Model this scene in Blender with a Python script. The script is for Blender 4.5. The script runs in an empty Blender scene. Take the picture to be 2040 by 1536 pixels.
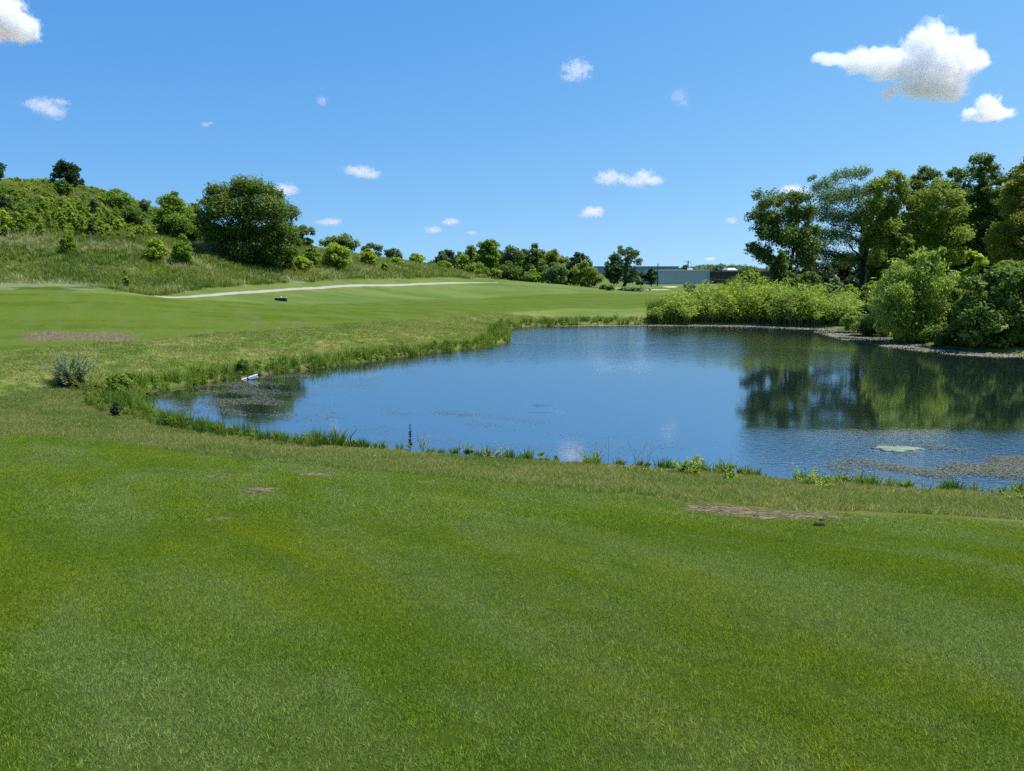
import bpy, math
import numpy as np
from mathutils import Vector

# ------------------------------------------------------------------ camera, sky, sun, exposure
S = bpy.context.scene
COL = S.collection
F = 1484.0            # focal length in pixels of the 2040 px wide photograph
CAMZ, PITCH = 4.5, math.radians(8.9)
cam_d = bpy.data.cameras.new("camera")
cam_d.sensor_width = 36.0
cam_d.lens = 36.0 * F / 2040.0
cam_d.clip_start, cam_d.clip_end = 0.05, 60000.0
cam = bpy.data.objects.new("camera", cam_d)
cam.location = (0, 0, CAMZ)
cam.rotation_euler = (math.pi / 2 - PITCH, 0, 0)
COL.objects.link(cam)
S.camera = cam

SUN_EL, SUN_AZ = math.radians(66.0), math.radians(86.0)   # azimuth clockwise from the view direction
W = bpy.data.worlds.new("World")
S.world = W
W.use_nodes = True
wn = W.node_tree
sky = wn.nodes.new("ShaderNodeTexSky")
sky.sky_type = 'NISHITA'
sky.sun_disc = False
sky.sun_elevation = SUN_EL
sky.sun_rotation = SUN_AZ
sky.altitude = 200.0
sky.air_density = 1.0
sky.dust_density = 0.1
sky.ozone_density = 3.0
bg = wn.nodes["Background"]
# a dry clear June sky: stays blue down to the horizon, so the air is looked up a little higher than it stands
w_tc = wn.nodes.new("ShaderNodeTexCoord"); w_mp = wn.nodes.new("ShaderNodeVectorMath"); w_mp.operation = 'MULTIPLY_ADD'
w_mp.inputs[1].default_value = (1, 1, 0.80); w_mp.inputs[2].default_value = (0, 0, 0.22)
w_nm = wn.nodes.new("ShaderNodeVectorMath"); w_nm.operation = 'NORMALIZE'
wn.links.new(w_tc.outputs["Generated"], w_mp.inputs[0]); wn.links.new(w_mp.outputs[0], w_nm.inputs[0]); wn.links.new(w_nm.outputs[0], sky.inputs[0])
w_sp = wn.nodes.new("ShaderNodeSeparateColor"); w_cb = wn.nodes.new("ShaderNodeCombineColor")
wn.links.new(sky.outputs[0], w_sp.inputs[0])
for k, (gain, power) in enumerate(((0.42, 2.186), (0.80, 1.293), (2.10, 0.60))):     # polarised-looking deep blue of the clear sky
    w_p = wn.nodes.new("ShaderNodeMath"); w_p.operation = 'POWER'; w_p.inputs[1].default_value = power
    w_g = wn.nodes.new("ShaderNodeMath"); w_g.operation = 'MULTIPLY'; w_g.inputs[1].default_value = gain
    wn.links.new(w_sp.outputs[k], w_p.inputs[0]); wn.links.new(w_p.outputs[0], w_g.inputs[0]); wn.links.new(w_g.outputs[0], w_cb.inputs[k])
wn.links.new(w_cb.outputs[0], bg.inputs[0])
bg.inputs[1].default_value = 0.099

sun_d = bpy.data.lights.new("sun", 'SUN')
sun_d.energy = 4.2
sun_d.angle = math.radians(0.53)
sun_d.color = (1.0, 0.965, 0.91)
sun = bpy.data.objects.new("sun", sun_d)
sd = Vector((math.sin(SUN_AZ) * math.cos(SUN_EL), math.cos(SUN_AZ) * math.cos(SUN_EL), math.sin(SUN_EL)))
sun.rotation_euler = sd.to_track_quat('Z', 'Y').to_euler()
sun.location = (20, -20, 60)
COL.objects.link(sun)

S.view_settings.view_transform = 'Standard'
S.view_settings.look = 'None'
S.view_settings.exposure = 0.80
S.view_settings.gamma = 1.0
S.render.engine = 'CYCLES'
cy = S.cycles
cy.max_bounces = 8
cy.diffuse_bounces = 3
cy.glossy_bounces = 3
cy.transmission_bounces = 4
cy.volume_bounces = 6
cy.transparent_max_bounces = 8
cy.volume_step_rate = 0.3
cy.use_denoising = False
cy.sample_clamp_indirect = 6.0
cy.blur_glossy = 0.3

RNG = np.random.default_rng(11)

# ------------------------------------------------------------------ helpers
def at(px, py, Y):
    """world point seen at a photo pixel, at distance Y ahead of the camera"""
    u, v = (px - 1020.0) / F, (768.0 - py) / F
    t = Y / (math.cos(PITCH) + v * math.sin(PITCH))
    return np.array([u * t, Y, CAMZ + t * (v * math.cos(PITCH) - math.sin(PITCH))])

def on_plane(px, py, z=0.0):
    u, v = (px - 1020.0) / F, (768.0 - py) / F
    t = (z - CAMZ) / (v * math.cos(PITCH) - math.sin(PITCH))
    return np.array([u * t, t * (math.cos(PITCH) + v * math.sin(PITCH))])

def mesh_np(name, V, Fc, mat=None, fattr=None, vattr=None, smooth=False):
    V = np.asarray(V, dtype=np.float32); Fc = np.asarray(Fc, dtype=np.int32)
    me = bpy.data.meshes.new(name)
    me.vertices.add(len(V)); me.vertices.foreach_set("co", V.ravel())
    if len(Fc):
        k = Fc.shape[1]
        me.loops.add(len(Fc) * k); me.loops.foreach_set("vertex_index", Fc.ravel())
        me.polygons.add(len(Fc)); me.polygons.foreach_set("loop_start", np.arange(0, len(Fc) * k, k, dtype=np.int32))
    me.update(calc_edges=True)
    if len(Fc):
        me.polygons.foreach_set("use_smooth", np.full(len(Fc), bool(smooth)))
    for n, a in (fattr or {}).items():
        at_ = me.attributes.new(n, 'FLOAT', 'FACE'); at_.data.foreach_set("value", np.asarray(a, dtype=np.float32))
    for n, a in (vattr or {}).items():
        a = np.asarray(a)
        ty = 'INT' if a.dtype.kind == 'i' else 'FLOAT'
        at_ = me.attributes.new(n, ty, 'POINT')
        at_.data.foreach_set("value", a.astype(np.int32 if ty == 'INT' else np.float32))
    if mat: me.materials.append(mat)
    return me

def obj(name, me, parent=None, loc=None):
    o = bpy.data.objects.new(name, me)
    COL.objects.link(o)
    if parent: o.parent = parent
    if loc is not None: o.location = loc
    return o

def thing(name, label, cat, loc, group=None):
    o = bpy.data.objects.new(name, None)
    o.empty_display_size = 0.3
    COL.objects.link(o)
    o.location = loc
    return tag(o, label, cat, group)

def tag(o, label=None, cat=None, group=None, kind=None):
    if label: o["label"] = label
    if cat: o["category"] = cat
    if group: o["group"] = group
    if kind: o["kind"] = kind
    return o

def copy_thing(o, loc, rz=0.0, sc=(1, 1, 1), label=None):
    c = o.copy(); COL.objects.link(c)
    c.location = loc; c.rotation_euler = (0, 0, rz); c.scale = sc
    if label: c["label"] = label
    for ch in list(o.children):
        d = ch.copy(); COL.objects.link(d); d.parent = c
    return c

class MB:
    """collects quads"""
    def __init__(s): s.V = []; s.Q = []; s.n = 0
    def add(s, V, Q):
        s.V.append(np.asarray(V, float)); s.Q.append(np.asarray(Q, int) + s.n); s.n += len(V)
    def tube(s, pts, rad, k=6, cap=True):
        pts = np.asarray(pts, float); m = len(pts)
        rad = np.broadcast_to(np.asarray(rad, float), (m,))
        tn = np.gradient(pts, axis=0); tn /= np.linalg.norm(tn, axis=1, keepdims=True) + 1e-9
        ref = np.array([0, 0, 1.0]) if abs(tn[0][2]) < 0.9 else np.array([1.0, 0, 0])
        a = np.cross(tn, ref); a /= np.linalg.norm(a, axis=1, keepdims=True) + 1e-9
        b = np.cross(tn, a)
        th = np.arange(k) * 2 * math.pi / k
        ring = pts[:, None, :] + rad[:, None, None] * (np.cos(th)[None, :, None] * a[:, None, :] + np.sin(th)[None, :, None] * b[:, None, :])
        V = ring.reshape(-1, 3)
        i = np.arange(m - 1)[:, None] * k; j = np.arange(k)[None, :]; j2 = (j + 1) % k
        Q = np.stack([i + j, i + j2, i + k + j2, i + k + j], -1).reshape(-1, 4)
        if cap:
            V = np.vstack([V, pts[0], pts[-1]]); c0 = len(V) - 2; c1 = len(V) - 1
            h = np.arange(0, k, 2)
            Q0 = np.stack([np.full(len(h), c0), (h + 2) % k, (h + 1) % k, h], -1)
            Q1 = np.stack([np.full(len(h), c1), (m - 1) * k + h, (m - 1) * k + (h + 1) % k, (m - 1) * k + (h + 2) % k], -1)
            Q = np.vstack([Q, Q0, Q1])
        s.add(V, Q)
    def box(s, c, d, rz=0.0):
        c = np.asarray(c, float); d = np.asarray(d, float) / 2
        V = np.array([[x, y, z] for z in (-1, 1) for y in (-1, 1) for x in (-1, 1)], float) * d
        ca, sa = math.cos(rz), math.sin(rz)
        V = np.stack([V[:, 0] * ca - V[:, 1] * sa, V[:, 0] * sa + V[:, 1] * ca, V[:, 2]], 1) + c
        s.add(V, [[0, 2, 3, 1], [4, 5, 7, 6], [0, 1, 5, 4], [1, 3, 7, 5], [3, 2, 6, 7], [2, 0, 4, 6]])
    def mesh(s, name, mat, smooth=False):
        return mesh_np(name, np.vstack(s.V), np.vstack(s.Q), mat, smooth=smooth)

# ------------------------------------------------------------------ material helpers
class NT:
    def __init__(s, name):
        s.m = bpy.data.materials.new(name); s.m.use_nodes = True
        s.t = s.m.node_tree; s.t.nodes.clear()
        s.out = s.n("ShaderNodeOutputMaterial")
    def n(s, ty, **kw):
        nd = s.t.nodes.new(ty)
        for k, v in kw.items(): setattr(nd, k, v)
        return nd
    def l(s, a, b): s.t.links.new(a, b)
    def val(s, sock, v):
        if hasattr(v, "is_output") or isinstance(v, bpy.types.NodeSocket): s.l(v, sock)
        else: sock.default_value = v
    def math(s, op, a, b=0.0, c=0.0, clamp=False):
        nd = s.n("ShaderNodeMath", operation=op, use_clamp=clamp)
        s.val(nd.inputs[0], a); s.val(nd.inputs[1], b)
        if op in ('MULTIPLY_ADD', 'SMOOTH_MIN', 'SMOOTH_MAX'): s.val(nd.inputs[2], c)
        return nd.outputs[0]
    def mix(s, f, a, b, bt='MIX'):
        nd = s.n("ShaderNodeMix", data_type='RGBA', blend_type=bt)
        s.val(nd.inputs[0], f)
        for sk, v in ((nd.inputs[6], a), (nd.inputs[7], b)):
            if isinstance(v, tuple): sk.default_value = (*v, 1.0)
            else: s.l(v, sk)
        return nd.outputs[2]
    def ramp(s, f, a, b):
        nd = s.n("ShaderNodeMapRange", clamp=True, interpolation_type='SMOOTHSTEP')
        s.val(nd.inputs[0], f); nd.inputs[1].default_value = a; nd.inputs[2].default_value = b
        return nd.outputs[0]
    def noise(s, vec, scale, detail=4.0, rough=0.55, dist=0.0, sc=None, off=None):
        if sc or off:
            mp = s.n("ShaderNodeMapping")
            s.l(vec, mp.inputs[0])
            if sc: mp.inputs[3].default_value = sc
            if off: mp.inputs[1].default_value = off
            vec = mp.outputs[0]
        nd = s.n("ShaderNodeTexNoise")
        s.l(vec, nd.inputs["Vector"]); nd.inputs["Scale"].default_value = scale
        nd.inputs["Detail"].default_value = detail; nd.inputs["Roughness"].default_value = rough
        nd.inputs["Distortion"].default_value = dist
        return nd.outputs["Fac"]
    def pos(s): return s.n("ShaderNodeNewGeometry").outputs["Position"]
    def attr(s, name): return s.n("ShaderNodeAttribute", attribute_name=name).outputs["Fac"]
    def rnd(s): return s.n("ShaderNodeObjectInfo").outputs["Random"]
    def principled(s, col, rough=0.8, spec=0.3, metal=0.0, normal=None):
        p = s.n("ShaderNodeBsdfPrincipled")
        if isinstance(col, tuple): p.inputs["Base Color"].default_value = (*col, 1)
        else: s.l(col, p.inputs["Base Color"])
        s.val(p.inputs["Roughness"], rough); p.inputs["Specular IOR Level"].default_value = spec
        p.inputs["Metallic"].default_value = metal
        if normal is not None: s.l(normal, p.inputs["Normal"])
        return p.outputs[0]
    def bump(s, h, strength=0.5, dist=0.1):
        b = s.n("ShaderNodeBump"); s.l(h, b.inputs["Height"])
        s.val(b.inputs["Strength"], strength); b.inputs["Distance"].default_value = dist
        return b.outputs[0]
    def end(s, sh): s.l(sh, s.out.inputs[0]); return s.m

def plain(name, col, rough=0.7, spec=0.3, metal=0.0, var=0.25, scale=8.0):
    n = NT(name); p = n.n("ShaderNodeTexCoord").outputs["Object"]
    f = n.noise(p, scale, 5)
    c2 = tuple(c * (1 - var) for c in col); c1 = tuple(min(1, c * (1 + var)) for c in col)
    return n.end(n.principled(n.mix(f, c2, c1), rough, spec, metal))

def leafy(name, a, b, trans=0.35, tcol=None, rough=0.55, spec=0.25):
    """leaf material: face tint runs from colour a to colour b; a share of the light goes through"""
    a = tuple(x * 1.65 for x in a); b = tuple(x * 1.55 for x in b); trans = min(trans + .12, .55)
    n = NT(name)
    t = n.attr("tint")
    t = n.math('ADD', t, n.math('MULTIPLY', n.math('SUBTRACT', n.rnd(), 0.5), 0.25), clamp=True)
    c = n.mix(t, a, b)
    p = n.principled(c, rough, spec)
    tr = n.n("ShaderNodeBsdfTranslucent")
    tc = n.mix(0.5, c, tcol or tuple(x * 1.6 for x in b))
    n.l(tc, tr.inputs[0])
    mx = n.n("ShaderNodeMixShader"); mx.inputs[0].default_value = trans
    n.l(p, mx.inputs[1]); n.l(tr.outputs[0], mx.inputs[2])
    return n.end(mx.outputs[0])

def turf_color(n, p):
    """mown turf: grey-green, fresh green and yellow-green drifts drawn out along the mowing line"""
    sp = n.n("ShaderNodeSeparateXYZ"); n.l(p, sp.inputs[0])
    u = n.math('ADD', n.math('MULTIPLY', sp.outputs[0], .85), n.math('MULTIPLY', sp.outputs[1], .53))
    v = n.math('SUBTRACT', n.math('MULTIPLY', sp.outputs[0], .53), n.math('MULTIPLY', sp.outputs[1], .85))
    q = n.n("ShaderNodeCombineXYZ"); n.l(u, q.inputs[0]); n.l(n.math('MULTIPLY', v, .32), q.inputs[1]); q = q.outputs[0]
    f1 = n.noise(q, 0.60, 6, 0.66, 0.4)
    f2 = n.noise(q, 0.85, 6, 0.66, 0.5, off=(13.0, 4.0, 0))
    f3 = n.noise(p, 2.6, 4, 0.65, off=(3.0, 40.0, 0))
    c = n.mix(n.ramp(f1, 0.40, 0.64), (0.145, 0.222, 0.012), (0.200, 0.268, 0.072))
    c = n.mix(n.math("MULTIPLY", n.ramp(f2, 0.46, 0.72), 0.62), c, (0.220, 0.275, 0.001))
    c = n.mix(n.math('MULTIPLY', n.ramp(f3, 0.45, 0.75), 0.38), c, (0.092, 0.160, 0.014))
    return c

def rough_color(n, p):
    f1 = n.noise(p, 0.35, 5, 0.65, 0.6)
    f2 = n.noise(p, 3.0, 4, 0.65)
    c = n.mix(n.ramp(f1, 0.35, 0.65), (0.125, 0.190, 0.028), (0.230, 0.240, 0.072))
    return n.mix(n.math('MULTIPLY', n.ramp(f2, 0.5, 0.7), 0.5), c, (0.100, 0.160, 0.034))

def meadow_color(n, p):
    f1 = n.noise(p, 0.09, 5, 0.65, 0.8, sc=(1, 1, 0.4))
    f2 = n.noise(p, 0.22, 6, 0.68, 0.8, sc=(.45, 1.1, 1.1), off=(31, 7, 2))
    f3 = n.noise(p, 0.5, 4, 0.6, off=(5, 17, 3))
    c = n.mix(n.ramp(f1, 0.40, 0.60), (0.125, 0.190, 0.030), (0.205, 0.250, 0.048))
    c = n.mix(n.math('MULTIPLY', n.ramp(f2, 0.51, 0.64), 0.75), c, (0.50, 0.47, 0.34))
    return n.mix(n.math('MULTIPLY', n.ramp(f3, 0.52, 0.72), 0.6), c, (0.100, 0.155, 0.040))

def blade_mat(name, colfn, tip, tipamt, trans=0.42, dark=0.6):
    n = NT(name); p = n.pos()
    c = colfn(n, p)
    r = n.attr("tint")
    c = n.mix(n.math('MULTIPLY', n.ramp(r, 1.0 - tipamt, 1.0), 0.85), c, tip)
    c = n.mix(n.math('MULTIPLY', n.ramp(n.math('FRACT', n.math('MULTIPLY', r, 7.31)), 0.3, 1.0), 1 - dark), c, (0.02, 0.05, 0.008))
    lum = n.n("ShaderNodeMapRange"); n.l(n.math('FRACT', n.math('MULTIPLY', r, 13.7)), lum.inputs[0]); lum.inputs[3].default_value = .5; lum.inputs[4].default_value = 1.7
    c = n.mix(1.0, c, lum.outputs[0], 'MULTIPLY')
    pr = n.principled(c, 0.6, 0.1)
    tr = n.n("ShaderNodeBsdfTranslucent"); n.l(n.mix(1.0, c, (1.5, 1.45, 0.8), 'MULTIPLY'), tr.inputs[0])
    mx = n.n("ShaderNodeMixShader"); mx.inputs[0].default_value = trans
    n.l(pr, mx.inputs[1]); n.l(tr.outputs[0], mx.inputs[2])
    return n.end(mx.outputs[0])
# ------------------------------------------------------------------ pond outline and terrain
POND_PX = [(262, 812), (300, 836), (350, 848), (430, 864), (520, 881), (640, 894), (760, 904), (860, 911), (1000, 923), (1100, 929),
           (1210, 934), (1300, 942), (1400, 952), (1500, 959), (1600, 967), (1750, 979), (1850, 984), (2040, 998), (2300, 985),
           (2500, 850), (2500, 750), (2250, 715), (2040, 706), (1950, 701), (1880, 694), (1820, 680), (1760, 668), (1680, 657), (1600, 651),
           (1500, 648), (1400, 647), (1310, 647), (1200, 648), (1100, 649), (1015, 653), (1003, 668), (1012, 682), (960, 692), (900, 698),
           (800, 710), (700, 724), (640, 732), (560, 741), (500, 751), (440, 761), (380, 768), (320, 776), (280, 786), (256, 798)]
POND = np.array([on_plane(*q) for q in POND_PX])
for _ in range(2):                                          # round the corners
    nx = np.roll(POND, -1, 0)
    POND = np.stack([POND * 0.75 + nx * 0.25, POND * 0.25 + nx * 0.75], 1).reshape(-1, 2)

def poly_sd(P, x, y):
    """signed distance to a closed polygon, negative inside"""
    x = np.asarray(x, float); y = np.asarray(y, float)
    d = np.full(x.shape, 1e9); ins = np.zeros(x.shape, bool)
    A = P; B = np.roll(P, -1, 0)
    for (ax, ay), (bx, by) in zip(A, B):
        ex, ey = bx - ax, by - ay
        t = np.clip(((x - ax) * ex + (y - ay) * ey) / (ex * ex + ey * ey + 1e-12), 0, 1)
        d = np.minimum(d, (x - ax - t * ex) ** 2 + (y - ay - t * ey) ** 2)
        c = ((ay > y) != (by > y)) & (x < ex * (y - ay) / (ey + (1e-12 if ey >= 0 else -1e-12)) + ax)
        ins ^= c
    d = np.sqrt(d)
    return np.where(ins, -d, d)

CT = [(-12, -5, 3.5), (0, -5, 3.6), (12, -5, 3.5), (0, 0, 2.85), (-6, 0, 2.95), (6, 0, 2.85), (-3, 6, 1.95), (3, 6, 1.9), (-7, 8, 1.72),
      (7, 8, 1.5), (-9, 13, 1.0), (0, 12, 1.0), (7, 11, .85), (-14, 16, .8), (-22, 20, .85), (20, 8, 1.1), (25, -5, 3.0), (-25, 5, 1.9),
      (-30, -5, 3.0), (22, 20, .5), (30, 45, .9), (20, 72, .9), (32, 60, 1.1), (38, 48, 1.3), (45, 80, 2.0), (22, 92, .8), (60, 40, 1.8),
      (40, 25, 1.0), (75, 60, 2.4), (80, 110, 2.0), (30, 110, .6), (14, 70, .5), (5, 160, 0.4), (-10, 190, 0.5),
      (-60, 175, 3.0), (-110, 160, 15.0), (-110, 125, 17.0), (-75, 135, 15.5), (-45, 135, 9.0), (-20, 165, 3.0), (-110, 80, 4.5),
      (-110, 100, 12.5), (-60, 20, 1.5), (-80, 50, 2.0), (-38, 28, 1.1), (-60, -10, 3.0), (60, 0, 2.5), (100, 100, 2.5), (110, 20, 3.0),
      (13, 206, -1.5), (45, 206, -1.5), (75, 206, -1.0), (-40, 205, 0.0)]
for q in [(0, 780, 24), (0, 700, 33), (0, 640, 47), (300, 640, 47), (0, 598, 58), (300, 599, 59), (0, 576, 64), (160, 580, 64), (290, 589, 64),
          (320, 593.5, 68), (400, 589.5, 72), (480, 584, 78), (560, 578, 85), (640, 573.5, 93), (760, 569, 105), (860, 565.5, 117), (960, 562, 130),
          (0, 572, 72), (240, 581, 71), (400, 573, 77), (560, 561, 91), (760, 554, 111), (960, 552, 136),
          (0, 470, 86), (130, 470, 87), (260, 475, 92), (0, 368, 110), (130, 372, 110), (230, 405, 110), (300, 440, 110), (420, 480, 108), (600, 507, 110),
          (700, 525, 115), (860, 537, 130), (400, 600, 68), (560, 602, 75), (760, 592, 92), (960, 587, 112), (1000, 562, 128), (1080, 566, 127), (1150, 573, 125),
          (1230, 583, 120), (1300, 580, 130), (1330, 570, 138), (1420, 580, 130), (560, 640, 50), (760, 620, 62), (960, 610, 75), (1200, 600, 90), (1300, 600, 92),
          (1000, 632, 60), (1200, 626, 63), (560, 700, 36), (700, 680, 40), (900, 660, 46), (300, 730, 30), (1300, 625, 64), (1360, 573, 152), (1420, 576, 155), (1360, 572, 182), (1250, 577.5, 150), (1470, 575, 175), (1190, 575, 175), (1300, 574, 165), (1560, 575, 165)]:
    CT.append(tuple(at(*q)))
for p in POND[::6]:
    CT.append((p[0], p[1], 0.12))
CT = np.array(CT)

def tps_fit(P):
    n = len(P); d2 = ((P[:, None, :2] - P[None, :, :2]) ** 2).sum(-1)
    K = 0.5 * d2 * np.log(d2 + 1e-9) + np.eye(n) * 2.0
    Q = np.hstack([np.ones((n, 1)), P[:, :2]])
    A = np.block([[K, Q], [Q.T, np.zeros((3, 3))]])
    return np.linalg.solve(A, np.concatenate([P[:, 2], np.zeros(3)]))
TW = tps_fit(CT)

def sstep(a, b, x):
    t = np.clip((x - a) / (b - a), 0, 1); return t * t * (3 - 2 * t)

BERM = (at(-250, 576, 64.5), at(360, 592, 66.5))
def ground_z(x, y):
    x = np.asarray(x, float); y = np.asarray(y, float); sh = x.shape
    x = x.ravel(); y = y.ravel()
    xc = np.clip(x, -118, 112); yc = np.clip(y, -12, 208)
    z = np.empty(len(x))
    for i in range(0, len(x), 20000):
        xs, ys = xc[i:i + 20000], yc[i:i + 20000]
        d2 = (xs[:, None] - CT[None, :, 0]) ** 2 + (ys[:, None] - CT[None, :, 1]) ** 2
        z[i:i + 20000] = (0.5 * d2 * np.log(d2 + 1e-9)) @ TW[:-3] + TW[-3] + TW[-2] * xs + TW[-1] * ys
    far = np.maximum(np.abs(x - xc), np.abs(y - yc))
    z = z * (1 - sstep(0, 220, far)) + (-2.0) * sstep(0, 220, far)
    near = (np.abs(x) < 80) & (y < 90) & (y > 0)
    d = np.full(len(x), 50.0)
    d[near] = poly_sd(POND, x[near], y[near])
    lo = np.where(d < 14, 0.05 + 0.09 * np.clip(d, 0, 3), -50.0)
    hi = 0.10 + 0.42 * np.clip(d, 0, 40)
    zo = np.minimum(np.maximum(z, lo), np.where(d < 12, hi, 1e9))
    zi = np.maximum(-1.2, 0.05 + 0.3 * d)
    zz = np.where(d > 0, zo, zi)
    # low berm in front of the path's left end
    bt = np.clip((x - BERM[0][0]) / (BERM[1][0] - BERM[0][0]), 0, 1); by = BERM[0][1] + (BERM[1][1] - BERM[0][1]) * bt
    zz = zz + np.where(d > 5, .50 * np.exp(-((y - by) / 2.3) ** 2) * sstep(1.0, .62, bt) , 0)
    # small undulation of real turf
    zz = zz + np.where(d > 1.0, 0.012 * (np.sin(x * 1.7 + np.sin(y * 1.1)) + np.sin(y * 2.3 + 1.3 * np.sin(x * .9))), 0)
    return zz.reshape(sh)

_RY = np.concatenate([np.linspace(1.2, 60, 900), np.geomspace(60.1, 260, 700)])
def hit(px, py):
    """where the sight line through a photo pixel meets the ground"""
    u, v = (px - 1020.0) / F, (768.0 - py) / F
    t = _RY / (math.cos(PITCH) + v * math.sin(PITCH))
    X = u * t; Z = CAMZ + t * (v * math.cos(PITCH) - math.sin(PITCH))
    h = np.maximum(ground_z(X, _RY), 0.0)
    k = np.argmax(Z < h) if (Z < h).any() else len(_RY) - 1
    return np.array([X[k], _RY[k], max(h[k], 0.0)])

def hits(L): return np.array([hit(*q)[:2] for q in L])

# mown, meadow, bare and sandy areas as polygons on the ground
FAIR_NEAR = np.vstack([hits([(2040, 1043), (1700, 1029), (1400, 1004), (1200, 984), (1000, 961), (800, 944), (600, 925), (400, 905), (200, 873), (0, 866)]),
                       [(-40, 14), (-40, -20), (40, -20), (30, 6)]])
FAIR_FAR = np.vstack([hits([(0, 702), (120, 690), (300, 678), (420, 662), (560, 655), (800, 640), (900, 632), (1000, 624), (1310, 611)]), [(40, 85), (30, 105)],
                      hits([(1290, 586), (1000, 590), (860, 596), (700, 604), (560, 606), (400, 597), (330, 594), (290, 590), (150, 582), (0, 577.5)]), [(-70, 60), (-60, 30)]])
MEADOW = np.vstack([hits([(0, 579), (150, 582), (240, 584), (400, 577), (480, 571), (560, 565), (700, 557), (850, 554), (960, 554), (995, 558)]),
                    [(0, 150), (0, 200), (-115, 200), (-115, 72)]])
def px_patch(cx, cy, hw, hh):
    c = hit(cx, cy); a = hit(cx - hw, cy); b = hit(cx, cy + hh)
    return c[0], c[1], abs(c[0] - a[0]) * 1.15, max(abs(c[1] - b[1]) * 1.15, 0.10)
DIRT = [px_patch(*q) for q in [(160, 671, 110, 9), (235, 677, 40, 4), (90, 664, 50, 4), (515, 643, 24, 2.5), (590, 642, 30, 2), (520, 976, 38, 6), (435, 949, 28, 4),
        (505, 930, 20, 3), (640, 945, 45, 4), (677, 977, 18, 3), (415, 1003, 16, 4), (440, 1035, 22, 7), (482, 1033, 12, 3), (322, 1063, 13, 5),
        (1440, 1016, 90, 9), (1540, 1026, 140, 10), (1640, 1030, 70, 5), (1880, 1042, 18, 4), (1260, 988, 30, 3), (1110, 1083, 10, 4), (168, 1155, 10, 5),
        (222, 1086, 7, 3), (850, 960, 40, 3), (640, 1100, 8, 3), (1370, 1170, 8, 3), (130, 762, 16, 4), (970, 975, 26, 3), (1010, 1412, 16, 6), (275, 1230, 9, 3)]]
SAND = [px_patch(*q) for q in [(1302, 577.5, 22, 1.0), (1335, 571.5, 11, .9), (1234, 574, 11, .7), (880, 580.0, 10, .8)]]
def dirt_at(x, y):
    f = np.zeros(np.shape(x))
    for cx, cy, rx, ry in DIRT:
        q = ((x - cx) / rx) ** 2 + ((y - cy) / ry) ** 2
        f = np.maximum(f, np.clip(1.15 - q * 0.70, 0, .94))
    return f
def sand_at(x, y):
    f = np.zeros(np.shape(x))
    for cx, cy, rx, ry in SAND[:3]:
        q = ((x - cx) / rx) ** 2 + ((y - cy) / max(ry, 0.5)) ** 2
        f = np.maximum(f, np.clip(2 - q, 0, 1))
    return f

def axis(segs):
    out = [segs[0][0]]
    for a, b, st in segs:
        n = max(1, int(round((b - a) / st))); out += list(np.linspace(a, b, n + 1)[1:])
    return np.array(out)
gy = np.concatenate([[-3000, -1000, -300, -120, -60, -30, -18], axis([(-12, 30, .2), (30, 72, .42), (72, 150, .9), (150, 220, 3)]), 220 * np.geomspace(1.04, 25, 36)])
gx = np.concatenate([-130 * np.geomspace(25, 1.06, 26), axis([(-130, -50, 1.3), (-50, -20, .6), (-20, 20, .24), (20, 46, .5), (46, 130, 1.6)]), 130 * np.geomspace(1.06, 25, 26)])
GX, GY = np.meshgrid(gx, gy)
GZ = ground_z(GX, GY)
fx, fy = GX.ravel(), GY.ravel()
fair = np.maximum(sstep(.25, -.25, poly_sd(FAIR_NEAR, fx, fy)), sstep(.5, -.5, poly_sd(FAIR_FAR, fx, fy)))
mead = sstep(.6, -.6, poly_sd(MEADOW, fx, fy)) * (1 - fair)
dirt = dirt_at(fx, fy); sand = sand_at(fx, fy)
pond_d = poly_sd(POND, fx, fy)
mud = sstep(.15, -.1, pond_d)
ny, nx_ = GX.shape
ii = (np.arange(ny - 1)[:, None] * nx_ + np.arange(nx_ - 1)[None, :]).ravel()
GF = np.stack([ii, ii + 1, ii + nx_ + 1, ii + nx_], 1)

n = NT("ground_cover"); p = n.pos()
tc = n.mix(1.0, turf_color(n, p), (.47, .49, .42), 'MULTIPLY')
mow = n.noise(p, 1.0, 3, 0.6, 0.3, sc=(0.03, 0.42, 1.0))                       # faint mower passes
tc = n.mix(n.math('MULTIPLY', n.ramp(mow, 0.42, 0.58), 0.65), tc, (0.105, 0.142, 0.020))
rc = rough_color(n, p); mc = n.mix(1.0, meadow_color(n, p), (.42, .48, .36), 'MULTIPLY')  # meadow ground darkened too, shade beneath its tufts put into the colour
rc = n.mix(n.math('MULTIPLY', n.attr('lush'), .8), rc, n.mix(n.ramp(n.noise(p, .12, 4, .6, .4, sc=(.5, 1.6, 1)), .4, .62), (.070, .120, .026), (.120, .160, .040)))
c = n.mix(n.attr("fair"), rc, tc)
c = n.mix(n.attr("mead"), c, mc)
c = n.mix(n.attr("under"), c, n.mix(1.0, c, (.62, .62, .55), "MULTIPLY"))  # near ground darkened: shade between the blades put into the colour
fine = n.noise(p, 22.0, 4, 0.7)
c = n.mix(n.math('MULTIPLY', n.ramp(fine, 0.40, 0.7), 0.5), c, (0.028, 0.055, 0.010))
grit = n.noise(p, 9.0, 6, 0.75)
dm = n.ramp(n.math('ADD', n.attr("dirt"), n.math('MULTIPLY', n.math('SUBTRACT', n.noise(p, 4.0, 6, .75, .5, sc=(.6, 1.6, 1)), 0.5), 2.6)), 0.46, 0.98)
dcol = n.mix(n.ramp(grit, 0.40, 0.62), (0.040, 0.032, 0.018), (0.235, 0.185, 0.125))
c = n.mix(dm, c, dcol)
c = n.mix(n.math('MULTIPLY', n.attr("mud"), 0.8), c, (0.05, 0.042, 0.026))
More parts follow.
